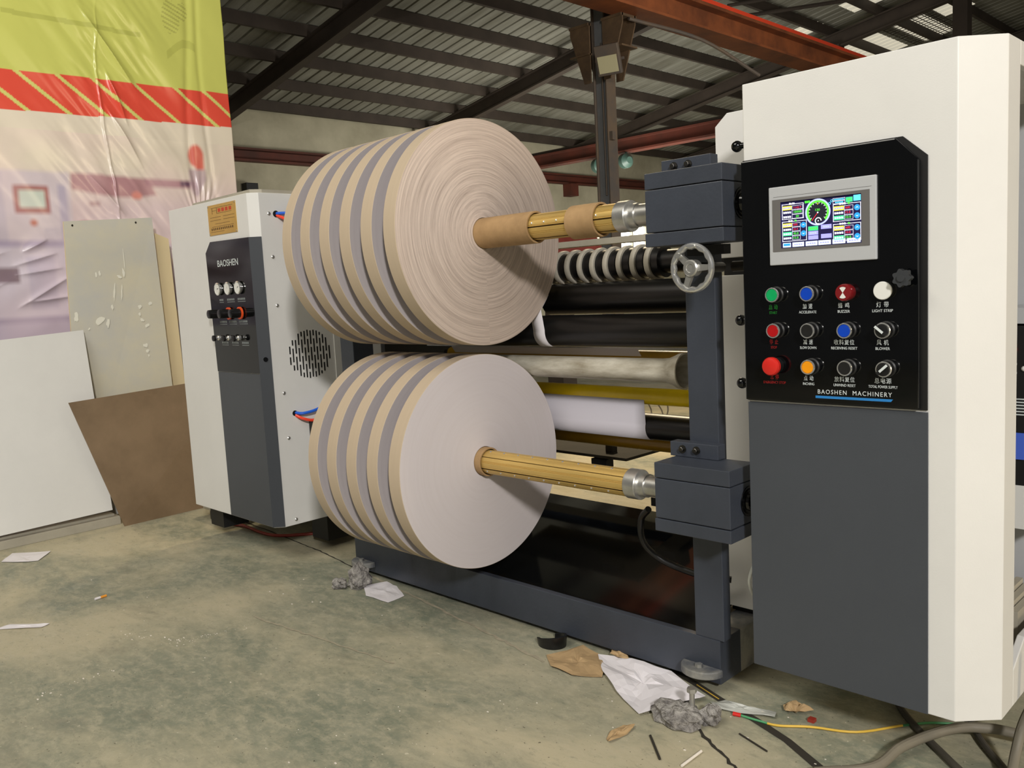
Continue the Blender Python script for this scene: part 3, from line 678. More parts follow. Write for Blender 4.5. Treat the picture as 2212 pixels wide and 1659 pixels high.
for i, (m, tm, c) in enumerate((('s_yellow', 's_lav', 's_red'), ('s_navy', 's_white', 's_green'), ('s_navy', 's_white', 's_green'))):
    v0 = .10+i*.095; rect(.03, .145, v0, v0+.085, m, 2); blob(.035, .14, v0+.02, v0+.065, tm, 4); frame(.15, .29, v0, v0+.085, .003)
frame(.02, .335, .43, .86)
blob(.10, .16, .405, .445, 's_white', 2); blob(.18, .21, .405, .445, 's_green', 1)
for i, (m, tm) in enumerate((('s_yellow', 's_lav'), ('s_navy', 's_white'), ('s_mint', 's_pale'), ('s_navy', 's_white'))):
    v0 = .47+i*.093; rect(.03, .145, v0, v0+.083, m, 2); blob(.035, .14, v0+.02, v0+.065, tm, 4); frame(.15, .255, v0, v0+.083, .003)
for j, V0 in enumerate((.17, .58)):
    frame(.665, .995, V0, V0+.36); blob(.74, .82, V0-.02, V0+.02, 's_white', 3); blob(.84, .87, V0-.02, V0+.02, 's_green', 1)
    for i, (m, tm) in enumerate((('s_yellow', 's_lav'), ('s_navy', 's_white'), ('s_mint', 's_pale'))):
        v0 = V0+.045+i*.098; rect(.675, .795, v0, v0+.088, m, 2); blob(.68, .79, v0+.02, v0+.065, tm, 4); frame(.80, .905, v0, v0+.088, .003)
def arrow(u, v, upw):
    disc(u, v, 0, .0058, 's_blue', h=3); cx, cz = sx(u), sz(v); s = 1 if upw else -1; y = -.0217
    d.add([(cx-.003, y, cz-.0012*s), (cx, y, cz+.002*s), (cx+.003, y, cz-.0012*s), (cx, y, cz+.0005*s)], [(0, 1, 2, 3)], 1)
for u, v, w_ in ((.295, .53, 1), (.295, .71, 0), (.952, .275, 1), (.952, .44, 0), (.952, .68, 1), (.952, .86, 0)): arrow(u, v, w_)
disc(.478, .29, 0, .0215, 's_dark', h=1); disc(.478, .29, .0235, .0268, 's_ring'); disc(.478, .29, .0195, .0238, 's_green', -45, 225)
for a in range(-40, 226, 20):
    c_, s_ = math.cos(math.radians(a)), math.sin(math.radians(a)); cx, cz = sx(.478), sz(.29); y = -.0217
    d.add([(cx+.017*c_-.0005*s_, y, cz+.017*s_+.0005*c_), (cx+.0195*c_-.0005*s_, y, cz+.0195*s_+.0005*c_), (cx+.0195*c_+.0005*s_, y, cz+.0195*s_-.0005*c_), (cx+.017*c_+.0005*s_, y, cz+.017*s_-.0005*c_)], [(0, 1, 2, 3)], 1)
cx, cz = sx(.478), sz(.30); d.add([(cx, -.0218, cz+.0008), (cx-.013, -.0218, cz-.015), (cx-.0118, -.0218, cz-.0158), (cx+.0006, -.0218, cz)], [(0, 1, 2, 3)], 2)
disc(.478, .30, 0, .0015, 's_white', h=6); disc(.483, .475, .0052, .0070, 's_white', 0, 290, 5); disc(.483, .475, 0, .0012, 's_white', h=5)
rect(.355, .48, .58, .67, 's_mint', 2); blob(.37, .47, .605, .645, 's_green', 4); rect(.355, .48, .68, .765, 's_lav', 2); rect(.355, .48, .775, .86, 's_lav', 2); rect(.515, .645, .565, .655, 's_lav', 2); rect(.515, .645, .76, .85, 's_lav', 2)
for a, b_ in ((.375, .46), (.54, .62)): blob(a, b_, .70 if a < .5 else .59, .74 if a < .5 else .63, 's_ring', 3)
frame(.665, .81, .045, .10, .003); frame(.665, .81, .105, .16, .003); blob(.675, .80, .058, .088, 's_cyan', 8); blob(.69, .79, .118, .148, 's_cyan', 6)
rect(.82, .90, .05, .15, 's_mint', 2); blob(.84, .88, .08, .12, 's_green', 2); rect(.91, .995, .02, .14, 's_cyan', 2)
disc(.625, .14, .0016, .0026, 's_cyan', h=3); disc(.65, .09, .0016, .0026, 's_cyan', h=3)
blob(.315, .385, .03, .08, 's_green', 3)
for i, (a, b_) in enumerate(((.025, .13), (.15, .30), (.32, .47), (.48, .635), (.655, .81), (.83, .99))):
    rect(a, b_, .89, .985, 's_pale', 2)
    if i == 0: rect(a+.01, b_-.01, .905, .955, 's_blue', 3)
    else: blob(a+.02, b_-.02, .92, .955, 's_lav', 4)
DP = d.build('display', SM, hm)
def st(body, u0, u1, v0, v1, m): text('display_digits', body, sx(u0), sx(u1), sz(v1), sz(v0), -.0219, m, hm, th=.0001)
st('1142.9', .175, .27, .125, .165, 's_red'); st('10000', .175, .275, .215, .26, 's_green'); st('20', .20, .24, .31, .355, 's_green')
st('500', .165, .22, .49, .53, 's_red'); st('25.4', .165, .225, .585, .625, 's_red'); st('45.0', .165, .23, .675, .72, 's_green'); st('15.0', .165, .23, .77, .81, 's_green')
for V0, a, bb in ((.17, '600', '15.0'), (.58, '600', '10.0')):
    st(a, .815, .87, V0+.065, V0+.11, 's_red'); st(bb, .815, .875, V0+.163, V0+.208, 's_red'); st('10.0', .815, .88, V0+.26, V0+.305, 's_green')
st('120', .45, .505, .22, .265, 's_green'); st('0', .473, .486, .10, .135, 's_yellow')
MB().box(.016, .484, .565, .578, .20, 1.40).build('mounting_plate', 'bezel_grey', cc)
MB().box(.12, .34, .60, .85, 0, .149).build('support_foot', 'matte_black', cc)
# drive unit seen through the side opening
dv = thing('inverter_drive', (.40, .45, .30), 'black inverter with red digits glimpsed through the cabinet side opening', 'drive unit')
MB().box(.30, .482, .42, .56, .66, .90).box(.30, .482, .42, .56, .54, .60).build('housing', 'matte_black', dv)
MB().box(.30, .482, .416, .56, .60, .66).build('blue_band', 'drive_blue', dv); MB().box(.30, .482, .418, .56, .44, .54).build('lower_cover', 'drive_white', dv)
MB().box(.30, .482, .418, .56, .905, .94).build('top_cover', 'bezel_grey', dv)
k = MB()
for i in range(6): k.box(.40, .48, .4185, .42, .735-.007*i, .7375-.007*i)
k.build('printed_lines', 'text_white', dv); MB().box(.405, .425, .4175, .42, .845, .85).build('red_led', 'led_red', dv)
k = MB()
for x_, z_ in ((.42, .815), (.42, .795), (.41, .805), (.44, .805)): k.sphere((x_, .419, z_), .006, 10)
k.build('keypad', 'drive_white', dv)
k = MB()
for i in range(9):
    k.box(.30+.018*i, .315+.018*i, .30+.01*(i % 3), .50, .175+.012*(i % 4), .30-.01*(i % 3))
tag(k.build('wiring_bundle', 'strip_grey'), 'white bundled wiring in the bottom of the control cabinet side opening', 'wiring')

# ------------------------------------------------------------------ cream side covers behind
k = thing('side_cover', (-.12, .6, 0), 'cream machine side cover between the frame post and the button cabinet', 'cover')
MB().prism([(-.24, 1.09), (-.002, 1.09), (-.002, 1.455), (-.205, 1.455), (-.24, 1.425)], 'y', .28, .95).build('upper_cover', 'cream_paint', k, bevel=.002)
MB().prism([(-.36, 1.09), (-.24, 1.09), (-.24, 1.47), (-.30, 1.47), (-.36, 1.40)], 'y', .70, .95).build('rear_cover', 'cream_paint', k, bevel=.002)
MB().box(-.24, -.002, .28, .95, .152, 1.045).build('lower_cover', 'cream_paint', k, bevel=.002)
MB().box(-.235, -.004, .30, .94, 1.045, 1.09).build('dark_gap', 'matte_black', k)
MB().box(-.235, -.004, .30, .94, .134, .152).build('shade_block', 'matte_black', k)  # black block standing in for the shade under the lower cover

# ------------------------------------------------------------------ left pneumatic cabinet
lc = thing('pneumatic_cabinet', (-2.4, .3, 0), 'cream cabinet at left with three gauges on a narrow black panel', 'cabinet')
XA, XB, XC, YF = -2.741, -2.06, -2.03, -.055
MB().prism([(XA, YF), (XB, YF), (XC, -.022), (XC, .262), (XC, .336), (XC, .9), (XA, .9)], 'z', ZB, ZT).build('cabinet_body', 'cream_paint', lc, bevel=.002)
MB().prism([(XA+.17, YF+.03), (XB, YF+.015), (XC-.01, .0), (XC-.01, .85), (XA+.17, .85)], 'z', ZT, ZT+.014).build('top_plate', 'strip_grey', lc)
lp = MB().prism([(-2.375, 1.289), (-2.421, 1.246), (-2.406, .762), (XB, .762), (XB, 1.285)], 'y', YF-.005, YF).build('gauge_panel', 'gauge_black', lc)
MB().prism([(-2.406, .153), (XB, .153), (XB, .759), (-2.406, .759)], 'y', YF-.003, YF).build('lower_panel', 'dark_grey_paint', lc)
k = MB().prism([(XB, YF-.005), (XC+.003, -.024), (XC, -.022), (XB-.001, YF)], 'z', .153, 1.285)
k.build('corner_strip', 'charcoal_paint', lc)
yl = YF-.0056
text('lettering', 'BAOSHEN', -2.325, -2.157, 1.186, 1.212, yl, 'text_white', lp)
def marks(cx, z, w):
    k = MB()
    n = 5
    for i in range(n): k.box(cx-w/2+i*w/n, cx-w/2+(i+.8)*w/n, yl-.0003, yl, z+.004, z+.012)
    k.box(cx-w/2, cx+w/2, yl-.0003, yl, z-.003, z-.0005); k.build('tiny_print', 'dark_text', lp)
mat('dark_text', (120, 126, 126), .6)
for cx, w in ((-2.317, .035), (-2.239, .062), (-2.153, .062)): marks(cx, 1.046, w)
for cx, w in ((-2.317, .062), (-2.236, .062), (-2.152, .066)): marks(cx, .958, w)
for cx, w in ((-2.316, .055), (-2.232, .055), (-2.151, .055)): marks(cx, .874, w)
d_ = (0, -1, 0)
for i, cx in enumerate((-2.318, -2.236, -2.152)):
    g = MB().lathe([(0, .021), (.004, .021), (.006, .0255), (.011, .0255), (.013, .022), (.0112, .0215)], (cx-.009, YF-.005, 1.098), d_, 36).build('pressure_gauge', 'chrome', lc)
    MB().cyl((cx-.009, YF-.012, 1.098), (cx-.009, YF-.0162, 1.098), .0215, n=32).build('dial', 'white_cap', g)
    a = (.2, .9, .5)[i]; p = MB(); p.add([(cx-.010, YF-.0168, 1.096), (cx-.009+.016*math.cos(a), YF-.0168, 1.098+.016*math.sin(a)), (cx-.008, YF-.0168, 1.1005)], [(0, 1, 2)]); p.build('needle', 'matte_black', g)
for i, cx in enumerate((-2.335, -2.245, -2.155)):
    k = MB().lathe([(0, .012), (.012, .012), (.012, .018), (.035, .018), (.048, .017), (.05, .012), (.05, 0)], (cx-.01, YF-.005, .999), d_, 28)
    g = k.build('regulator_knob', 'rubber_black', lc)
    if i: MB().lathe([(.004, .018), (.004, .0245), (.010, .0245), (.010, .018)], (cx-.01, YF-.005, .999), d_, 28).build('lock_ring', 'orange_ring', g)
for cx in (-2.345, -2.262, -2.180):
    k = MB().lathe([(0, .009), (.006, .011), (.012, .010), (.016, .006), (.022, .006), (.026, .012), (.034, .012), (.036, .0)], (cx-.008, YF-.005, .901), d_, 20, mis=[0, 0, 0, 0, 0, 1, 1])
    k.build('toggle_switch', ['chrome', 'matte_black'], lc)
npl = MB().prism([(-2.377, 1.313), (-2.147, 1.313), (-2.147, 1.432), (-2.377, 1.432)], 'y', YF-.002, YF).build('name_plate', 'gold_plate', lc)
k = MB()
for z, x0_, x1_ in ((1.408, -2.34, -2.30), (1.419, -2.35, -2.17), (1.396, -2.30, -2.18), (1.382, -2.36, -2.27), (1.382, -2.25, -2.16), (1.370, -2.36, -2.27), (1.370, -2.25, -2.16), (1.356, -2.32, -2.20), (1.345, -2.35, -2.17), (1.325, -2.36, -2.25)):
    k.box(x0_, x1_, YF-.0025, YF-.002, z, z+.0012)
k.box(-2.34, -2.338, YF-.0025, YF-.002, 1.396, 1.42); k.box(-2.302, -2.30, YF-.0025, YF-.002, 1.396, 1.42)
for i in range(12): k.box(-2.355+i*.0155, -2.347+i*.0155, YF-.0025, YF-.002, 1.332, 1.341)
k.build('plate_print', 'ink_brown', npl)
k = MB()
for i in range(4): k.box(-2.290+i*.030, -2.270+i*.030, YF-.0026, YF-.002, 1.401, 1.415)
k.build('plate_title', 'ink_red', npl)
for x_, z_ in ((-2.372, 1.427), (-2.152, 1.427), (-2.372, 1.318), (-2.152, 1.318)): MB().sphere((x_, YF-.002, z_), .003, 8).build('rivet', 'steel', npl)
# side wall fittings (the wall faces +x at XC)
for y_, z_ in ((.017, 1.372), (.019, 1.208), (.021, 1.021), (.019, .679), (.024, .50), (.028, .171)):
    MB().lathe([(0, .007), (.002, .007), (.004, .004), (.0042, 0)], (XC, y_, z_), (1, 0, 0), 14).build('screw', 'steel', lc)
k = MB(); CY, CZ, CR = .150, .822, .097
for i in range(14):
    y_ = CY-CR+.007+i*(2*CR-.014)/13; h = math.sqrt(max(0, CR**2-(y_-CY)**2)); off = (.0, .033)[i % 2]; z = CZ-h
    cuts = [CZ-.066-off, CZ-off, CZ+.066-off, CZ+.132-off]; a = CZ-h
    for c in cuts+[CZ+h+.01]:
        e = min(c-.006, CZ+h)
        if e-a > .012: k.box(XC, XC+.0008, y_-.0028, y_+.0028, a, e)
        a = max(a, c+.006)
k.build('vent_slots', 'matte_black', lc)
MB().cyl((XC, .047, 1.371), (XC+.001, .047, 1.371), .013, n=20).build('cable_hole', 'matte_black', lc)
MB().cyl((XC, .060, .594), (XC+.001, .060, .594), .011, n=20).build('cable_hole', 'matte_black', lc)
MB().box(-2.027, -2.0, .118, .235, .413, .556).build('black_box', 'matte_black', lc)
MB().cyl((-2.043, -.0388, .817), (-2.0395, -.0425, .817), .009, n=16).build('corner_hole', 'gloss_black', lc)
MB().box(XC, XC+.004, .265, .336, .152, 1.448).build('rear_flange', 'cream_paint', lc)
MB().tube([(XC-.01, .047, 1.373), (XC+.03, .07, 1.372), (XC+.05, .14, 1.368), (XC+.04, .25, 1.36)], .006, mi=0).build('blue_air_tube', 'tube_blue', lc)
MB().tube([(XC-.01, .047, 1.369), (XC+.03, .068, 1.35), (XC+.05, .10, 1.32), (XC+.05, .2, 1.25)], .006).build('red_air_tube', 'tube_red', lc)
MB().tube([(XC-.01, .06, .597), (XC+.02, .08, .592), (XC+.03, .12, .596), (XC+.03, .16, .604), (XC+.02, .2, .605)], .006).build('blue_air_tube', 'tube_blue', lc)
MB().tube([(XC-.01, .06, .590), (XC+.02, .08, .572), (XC+.03, .12, .560), (XC+.03, .17, .566), (XC+.02, .2, .575)], .006).build('red_air_tube', 'tube_red', lc)
MB().box(XC, XC+.04, .185, .23, .585, .62).build('air_fitting', 'steel', lc)
k = MB().box(-2.72, -2.6, -.0, .12, .05, .149).box(-2.2, -2.08, .2, .3, .03, .149).box(-2.72, -2.1, .4, .88, .06, .149)
k.build('base_frame', 'matte_black', lc)
k = MB().cyl((-2.98, .20, .0), (-2.98, .20, .035), .075, n=24); tag(k.build('wooden_block', 'wood_dark'), 'dark round block on the floor under the left cabinet corner', 'block')
k = MB().box(-3.10, -2.76, .14, .27, .035, .075); tag(k.build('steel_packer', 'strip_grey', bevel=.003), 'grey steel plate lying on the round block by the left cabinet', 'plate')

# ------------------------------------------------------------------ machine frame
fr = thing('slitter_frame', (-.93, .5, 0), 'dark blue-grey slitting machine frame carrying rollers and handwheel', 'machine')
YP = .09
MB().box(-1.725, -.147, YP, YP+.10, .018, .133).build('front_beam', 'navy_paint', fr, bevel=.002)
for x0_, x1_ in ((-.227, -.147), (-1.725, -1.645)):
    MB().box(x0_, x1_, YP+.10, 1.0, .018, .133).build('side_beam', 'dusty_navy', fr, bevel=.002)
MB().box(-.219, -.135, YP+.001, YP+.035, .133, 1.30).build('post', 'navy_paint', fr, bevel=.002)
MB().box(-1.725, -1.645, YP+.001, YP+.09, .133, 1.30).build('post', 'navy_paint', fr, bevel=.002)
MB().box(-1.76, -1.735, .30, 1.0, .133, 1.35).build('side_plate', 'matte_black', fr)
v = [(-1.64, YP+.02, .1335), (-.23, YP+.02, .1335), (-.23, .80, .205), (-1.64, .80, .205)]
k = MB().add(v+[(a, b_, c-.004) for a, b_, c in v], [(0, 1, 2, 3), (7, 6, 5, 4), (0, 4, 5, 1), (1, 5, 6, 2), (2, 6, 7, 3), (3, 7, 4, 0)])
tr = k.build('drip_tray', 'tray_black' if 'tray_black' in MATS else 'gloss_black', fr)
def roller(name, y, z, r, x0_, x1_, m, ends='dark_steel', shaft=.012):
    k = MB().lathe([(0, 0), (0, r-.003), (.003, r), (x1_-x0_-.003, r), (x1_-x0_, r-.003), (x1_-x0_, 0)], (x0_, y, z), (1, 0, 0), 40)
    k.cyl((x0_-.03, y, z), (x0_, y, z), shaft, n=16, mi=1)
    return k.build(name, [m, ends], fr)
roller('rubber_roller', .42, .995, .050, -.965, -.242, 'rubber_black')
roller('contact_roller', .345, .897, .050, -1.60, -.242, 'rubber_black')
roller('guide_roller', .52, .800, .022, -1.60, -.26, 'gold_roller')
roller('yellow_roller', .44, .688, .026, -1.60, -.242, 'yellow_roller')
roller('lower_roller', .46, .590, .041, -1.60, -.26, 'rubber_black')
roller('lower_yellow_roller', .56, .515, .026, -1.60, -.242, 'gold_roller')
MB().box(-1.6, -.25, .40, .412, .838, .846).build('guide_bar', 'steel', fr)
# crosswise pipe with flared open end
k = MB().lathe([(0, .034), (1.14, .034), (1.17, .036), (1.20, .050), (1.215, .052), (1.215, .047), (1.19, .045), (1.15, .030), (0, .030)], (-1.58, .30, .787), (1, 0, 0), 40)
k.build('cross_pipe', 'pipe_grey', fr)
# knife shaft with rings
ks = MB().cyl((-1.60, .50, 1.098), (-.24, .50, 1.098), .036, n=32).build('knife_shaft', 'rubber_black', fr)
k = 0; x_ = -.60
while x_ > -1.5:
    w = .018
    MB().lathe([(0, .036), (0, .056), (.004, .058), (w-.004, .058), (w, .056), (w, .036)], (x_, .50, 1.098), (1, 0, 0), 40).build('knife_ring', 'ring_grey', ks)
    MB().lathe([(w, .036), (w, .049), (w+.026, .049), (w+.026, .036)], (x_, .50, 1.098), (1, 0, 0), 36).build('knife_hub', 'rubber_black', ks)
    x_ -= .0535
MB().box(-1.60, -.25, .56, .62, 1.17, 1.19).build('knife_guard', 'strip_grey', fr)
# bearing housings with bolt brackets
def housing(zc, top):
    x0_, x1_, y0_, y1_ = -.243, -.036, -.03, YP
    h = MB().box(x0_, x1_, y0_, y1_, zc-.052, zc+.046).build('bearing_housing', 'navy_paint', fr, bevel=.002)
    MB().box(x0_, x1_, y0_, y1_, zc+.048, zc+.085).build('top_cap', 'navy_paint', h, bevel=.0015)
    MB().box(x0_-.002, x1_+.001, y0_-.001, y1_, zc-.085, zc-.054).build('bottom_flange', 'navy_paint', h, bevel=.0015)
    k = MB().lathe([(0, .036), (.003, .036), (.003, .030), (.006, .030), (.006, .024), (.012, .022), (.012, .012), (.024, .012), (.024, 0)], (x1_, .052, zc), (1, 0, 0), 32)
    k.build('end_bearing', 'gloss_black', h)
    MB().box(-.255, -.118, .058, YP, zc+.0855, zc+.122).build('mount_bracket', 'navy_paint', h, bevel=.0015)
    for bx in (-.218, -.178):
        MB().lathe([(0, .010), (.003, .010), (.003, .0065), (.010, .0065), (.011, .005), (.011, 0)], (bx, .058, zc+.105), (0, -1, 0), 16).build('bolt', 'dark_steel', h)
housing(.518, .122); housing(1.205, .13)
# handwheel
WX, WY, WZ = -.115, -.035, 1.065
w = MB(); n = 64; nl = 11
for i in range(n):
    for j in range(10): pass
v = []; m = 12
for i in range(72):
    t = 2*PI*i/72
    for j in range(m):
        q = 2*PI*j/m; rr = .0505+.0065*math.cos(q)-(.0016*(1+math.cos(12*t)) if math.cos(q) < -.2 else 0); v.append((WX+rr*math.cos(t), WY+.0075*math.sin(q), WZ+rr*math.sin(t)))
w.add(v, [(i*m+j, ((i+1) % 72)*m+j, ((i+1) % 72)*m+(j+1) % m, i*m+(j+1) % m) for i in range(72) for j in range(m)], 0, True)
hw = w.build('handwheel', 'chrome', fr)
k = MB().lathe([(-.012, .0), (-.012, .019), (.008, .019), (.011, .016), (.011, .010), (.009, .009), (.009, 0)], (WX, WY, WZ), (0, -1, 0), 32)
k.build('hub', 'steel', hw)
for a in (138, 0, 248):
    a = math.radians(a); c_, s_ = math.cos(a), math.sin(a); P = [(.015, -.008), (.045, -.006), (.045, .006), (.015, .008)]
    MB().prism([(WX+p*c_-q*s_, WZ+p*s_+q*c_) for p, q in P], 'y', WY-.004, WY+.005).build('spoke', 'steel', hw)
MB().cyl((WX+.043*math.cos(2.4), WY-.002, WZ+.043*math.sin(2.4)), (WX+.043*math.cos(2.4), WY-.010, WZ+.043*math.sin(2.4)), .006, n=14).build('handle_boss', 'steel', hw)
MB().cyl((WX, WY+.012, WZ), (WX, YP, WZ), .012, n=16).build('spindle', 'dark_steel', hw)
MB().cyl((-.14, .185, 1.066), (-.002, .185, 1.066), .013, n=20).build('link_rod', 'dark_steel', fr)
MB().box(-.19, -.09, YP-.03, YP, 1.095, 1.118).build('wheel_block', 'matte_black', fr)
# levelling pads
for x_ in (-.198, -1.66):
    p = MB(); pts = [(x_-.058*math.cos(t), YP-.052*math.sin(t)) for t in np.linspace(0, PI, 17)]
    p.prism(pts, 'z', .040, .060); o = p.build('foot_pad', 'dusty_navy', fr, bevel=.003)
    MB().cyl((x_, YP-.02, .060), (x_, YP-.02, .068), .010, n=6, smooth=False).build('pad_bolt', 'dusty_navy', o)
# rear rail with a black clamp, small shelf
MB().box(-1.60, -.25, .80, .86, .285, .325).build('rear_rail', 'navy_paint', fr)
MB().box(-.76, -.68, .66, .80, .27, .30).box(-.745, -.735, .70, .76, .30, .36).box(-.705, -.695, .70, .76, .30, .36).build('rail_clamp', 'matte_black', fr)
MB().box(-1.5, -.86, .66, .90, .415, .425).box(-1.0, -.97, .72, .75, .425, .46).build('rear_shelf', 'wood_dark', fr)
MB().box(-1.02, -.95, .66, .70, .38, .41).build('shelf_stop', 'matte_black', fr)
# paper web between the lower rollers
k = MB(); XW0, XW1 = -1.55, -.595
prof = [(.415, .688)]+[(.46-.0425*math.cos(t), .590-.0425*math.sin(t)) for t in np.linspace(-.35, 1.9, 14)]+[(.60, .545)]
v = [(XW0, y_, z_) for y_, z_ in prof]+[(XW1, y_, z_) for y_, z_ in prof]; n = len(prof)
k.add(v, [(i, i+1, n+i+1, n+i) for i in range(n-1)], 0, True)
o = k.build('paper_web', 'web_paper'); sm = o.modifiers.new('solid', 'SOLIDIFY'); sm.thickness = .0006
tag(o, 'wide white paper web coming down over the lower black roller', 'paper')
k = MB().add([(-1.55, .47, .845), (-.66, .47, .845), (-.66, .51, .79), (-1.55, .51, .79)], [(0, 1, 2, 3)])
o = k.build('paper_web', 'web_paper'); sm = o.modifiers.new('solid', 'SOLIDIFY'); sm.thickness = .0006
tag(o, 'narrow strip of grey-white paper seen just above the grey cross pipe', 'paper')

# ------------------------------------------------------------------ paper rolls, cores, shafts
YS, ZU, ZLo, R = .052, 1.205, .518, .329
WR, PER = .0515, .1045; XU = -.882; XLo = XU-.0525
def make_roll(x1, z, face, nring):
    k = MB(); prof = [(-WR, .046), (-WR, R-.001), (-WR+.001, R), (-.001, R), (0, R-.001), (0, .046)]
    k.lathe(prof, (x1, YS, z), (1, 0, 0), 160, mis=[2, 0, 0, 0, 1])
    for i in range(len(k.sm)): k.sm[i] = k.m[i] == 0
    return k.build('paper_roll', ['roll_edge', face, 'roll_side'], origin=(x1, YS, z))
pos = ['first', 'second', 'third', 'fourth', 'fifth', 'sixth']
def rollset(z, x1, n, face, where, look):
    r0 = make_roll(x1, z, face, 1)
    tag(r0, look, 'paper roll', 'paper rolls on the %s shaft' % where)
    r = make_roll(x1-PER, z, 'roll_side', 1)
    for i in range(1, n):
        q = r if i == 1 else r.copy()
        if i > 1: C.objects.link(q); q.location = (x1-PER*i, YS, z)
        tag(q, 'narrow kraft-edged paper roll, %s from the right on the %s shaft' % (pos[i], where) if i < n-1 else 'narrow kraft-edged paper roll at the far left end of the %s shaft' % where, 'paper roll', 'paper rolls on the %s shaft' % where)
    for i in range(n):
        c = MB().lathe([(-WR-.001, .0395), (-WR-.001, .0458), (.001, .0458), (.001, .0395)], (x1-PER*i, YS, z), (1, 0, 0), 36, closed=True)
        if i: tag(c.build('roll_core', 'kraft_tube'), 'brown card core inside the %s roll from the right, %s shaft' % (pos[i], where), 'paper core', 'cores inside the rolls on the %s shaft' % where)
rollset(ZU, XU, 6, 'roll_face_grooved', 'upper', 'rightmost upper paper roll with ring-marked face turned to the camera')
rollset(ZLo, XLo, 5, 'roll_face_smooth', 'lower', 'rightmost lower paper roll with plain smooth pale face turned to the camera')
def card_tube(x0_, x1_, z, label):
    k = MB().lathe([(0, .0395), (0, .0435), (.001, .0445), (x1_-x0_-.001, .0445), (x1_-x0_, .0435), (x1_-x0_, .0395)], (x0_, YS, z), (1, 0, 0), 48, closed=True, mis=[1, 0, 0, 0, 1, 1])
    return tag(k.build('card_core', ['kraft_tube', 'kraft_tube']), label, 'paper core')
card_tube(-.933, -.668, ZU, 'long brown card core sticking out of the upper ring-marked roll')
card_tube(-.532, -.437, ZU, 'short brown card core alone on the upper brass shaft')
card_tube(-.985, -.912, ZLo, 'short brown card core ending flush at the smooth lower roll')
def shaft(z, rot, label):
    t = thing('rewind_shaft', (-.95, YS, z), label, 'shaft')
    k = MB(); n = 180; v = []; RS = .0362
    rad_ = []
    for i in range(n):
        a = math.degrees(2*PI*i/n-rot) % 60
        r_ = RS
        if 2 < a < 5.0: r_ -= .0045
        if 25 < a < 27 or 31 < a < 33 or 54 < a < 56: r_ -= .0012
        rad_.append(r_)
    for x_ in (-1.64, -.378):
        for i in range(n):
            a = 2*PI*i/n; v.append((x_, YS+rad_[i]*math.cos(a), z+rad_[i]*math.sin(a)))
    k.add(v, [(i, (i+1) % n, n+(i+1) % n, n+i) for i in range(n)], 0)
    for j in range(len(k.f)):
        if rad_[j] < RS-.0015 : k.m[j] = 1
    k.add(v, [tuple(range(n))[::-1], tuple(range(n, 2*n))], 0)
    k.build('brass_tube', ['brass', 'brass_dark'], t)
    MB().lathe([(0, 0), (0, .0385), (.001, .0395), (.035, .0395), (.036, .0385), (.036, 0)], (-.378, YS, z), (1, 0, 0), 40).build('end_collar', 'steel', t)
    MB().lathe([(0, .0), (0, .0305), (.022, .0305), (.022, .027), (.095, .027)], (-.342, YS, z), (1, 0, 0), 40).build('journal', 'steel', t)
    a = -2.35; r_ = .0391
    MB().cyl((-.360, YS+r_*math.cos(a), z+r_*math.sin(a)), (-.360, YS+(r_-.002)*math.cos(a), z+(r_-.002)*math.sin(a)), .005, n=14).build('collar_hole', 'matte_black', t)
    return t
def pins(t, z, angs, x0_, x1_, step, skip=()):
    for a in angs:
        x_ = x1_; r_ = .0364
        while x_ > x0_:
            if not any(s0 < x_ < s1 for s0, s1 in skip):
                MB().sphere((x_, YS+r_*math.cos(a), z+r_*math.sin(a)), .0032, 8).build('pin', 'chrome', t)
            x_ -= step
t1 = shaft(ZLo, math.radians(200), 'gold grooved air shaft carrying the lower row of rolls')
pins(t1, ZLo, (math.radians(108), math.radians(216)), -.90, -.43, .058)
t2 = shaft(ZU, math.radians(180), 'gold grooved air shaft carrying the upper row of rolls')
pins(t2, ZU, (math.radians(166),), -.66, -.43, .045, ((-.54, -.43),))
# paper strips leaving the rollers up to the rolls
def strip(x0_, x1_, prof, label, grp=None):
    k = MB(); n = len(prof); k.add([(x0_, a, b_) for a, b_ in prof]+[(x1_, a, b_) for a, b_ in prof], [(i, i+1, n+i+1, n+i) for i in range(n-1)], 0, True)
    o = k.build('paper_strip', 'paper_white'); sm = o.modifiers.new('solid', 'SOLIDIFY'); sm.thickness = .0006
    return tag(o, label, 'paper', grp)
Y0r, Z0r = .345, .897
arc = [(Y0r-.0508*math.cos(t), Z0r-.0508*math.sin(t)) for t in np.linspace(-.1, 1.75, 12)]
prof = [(YS+.3295*math.cos(t), ZU+.3295*math.sin(t)) for t in np.linspace(-.62, -.80, 5)]+arc
strip(XU-WR+.001, XU-.001, prof, 'white paper strip curling off the black roller to the front upper roll')

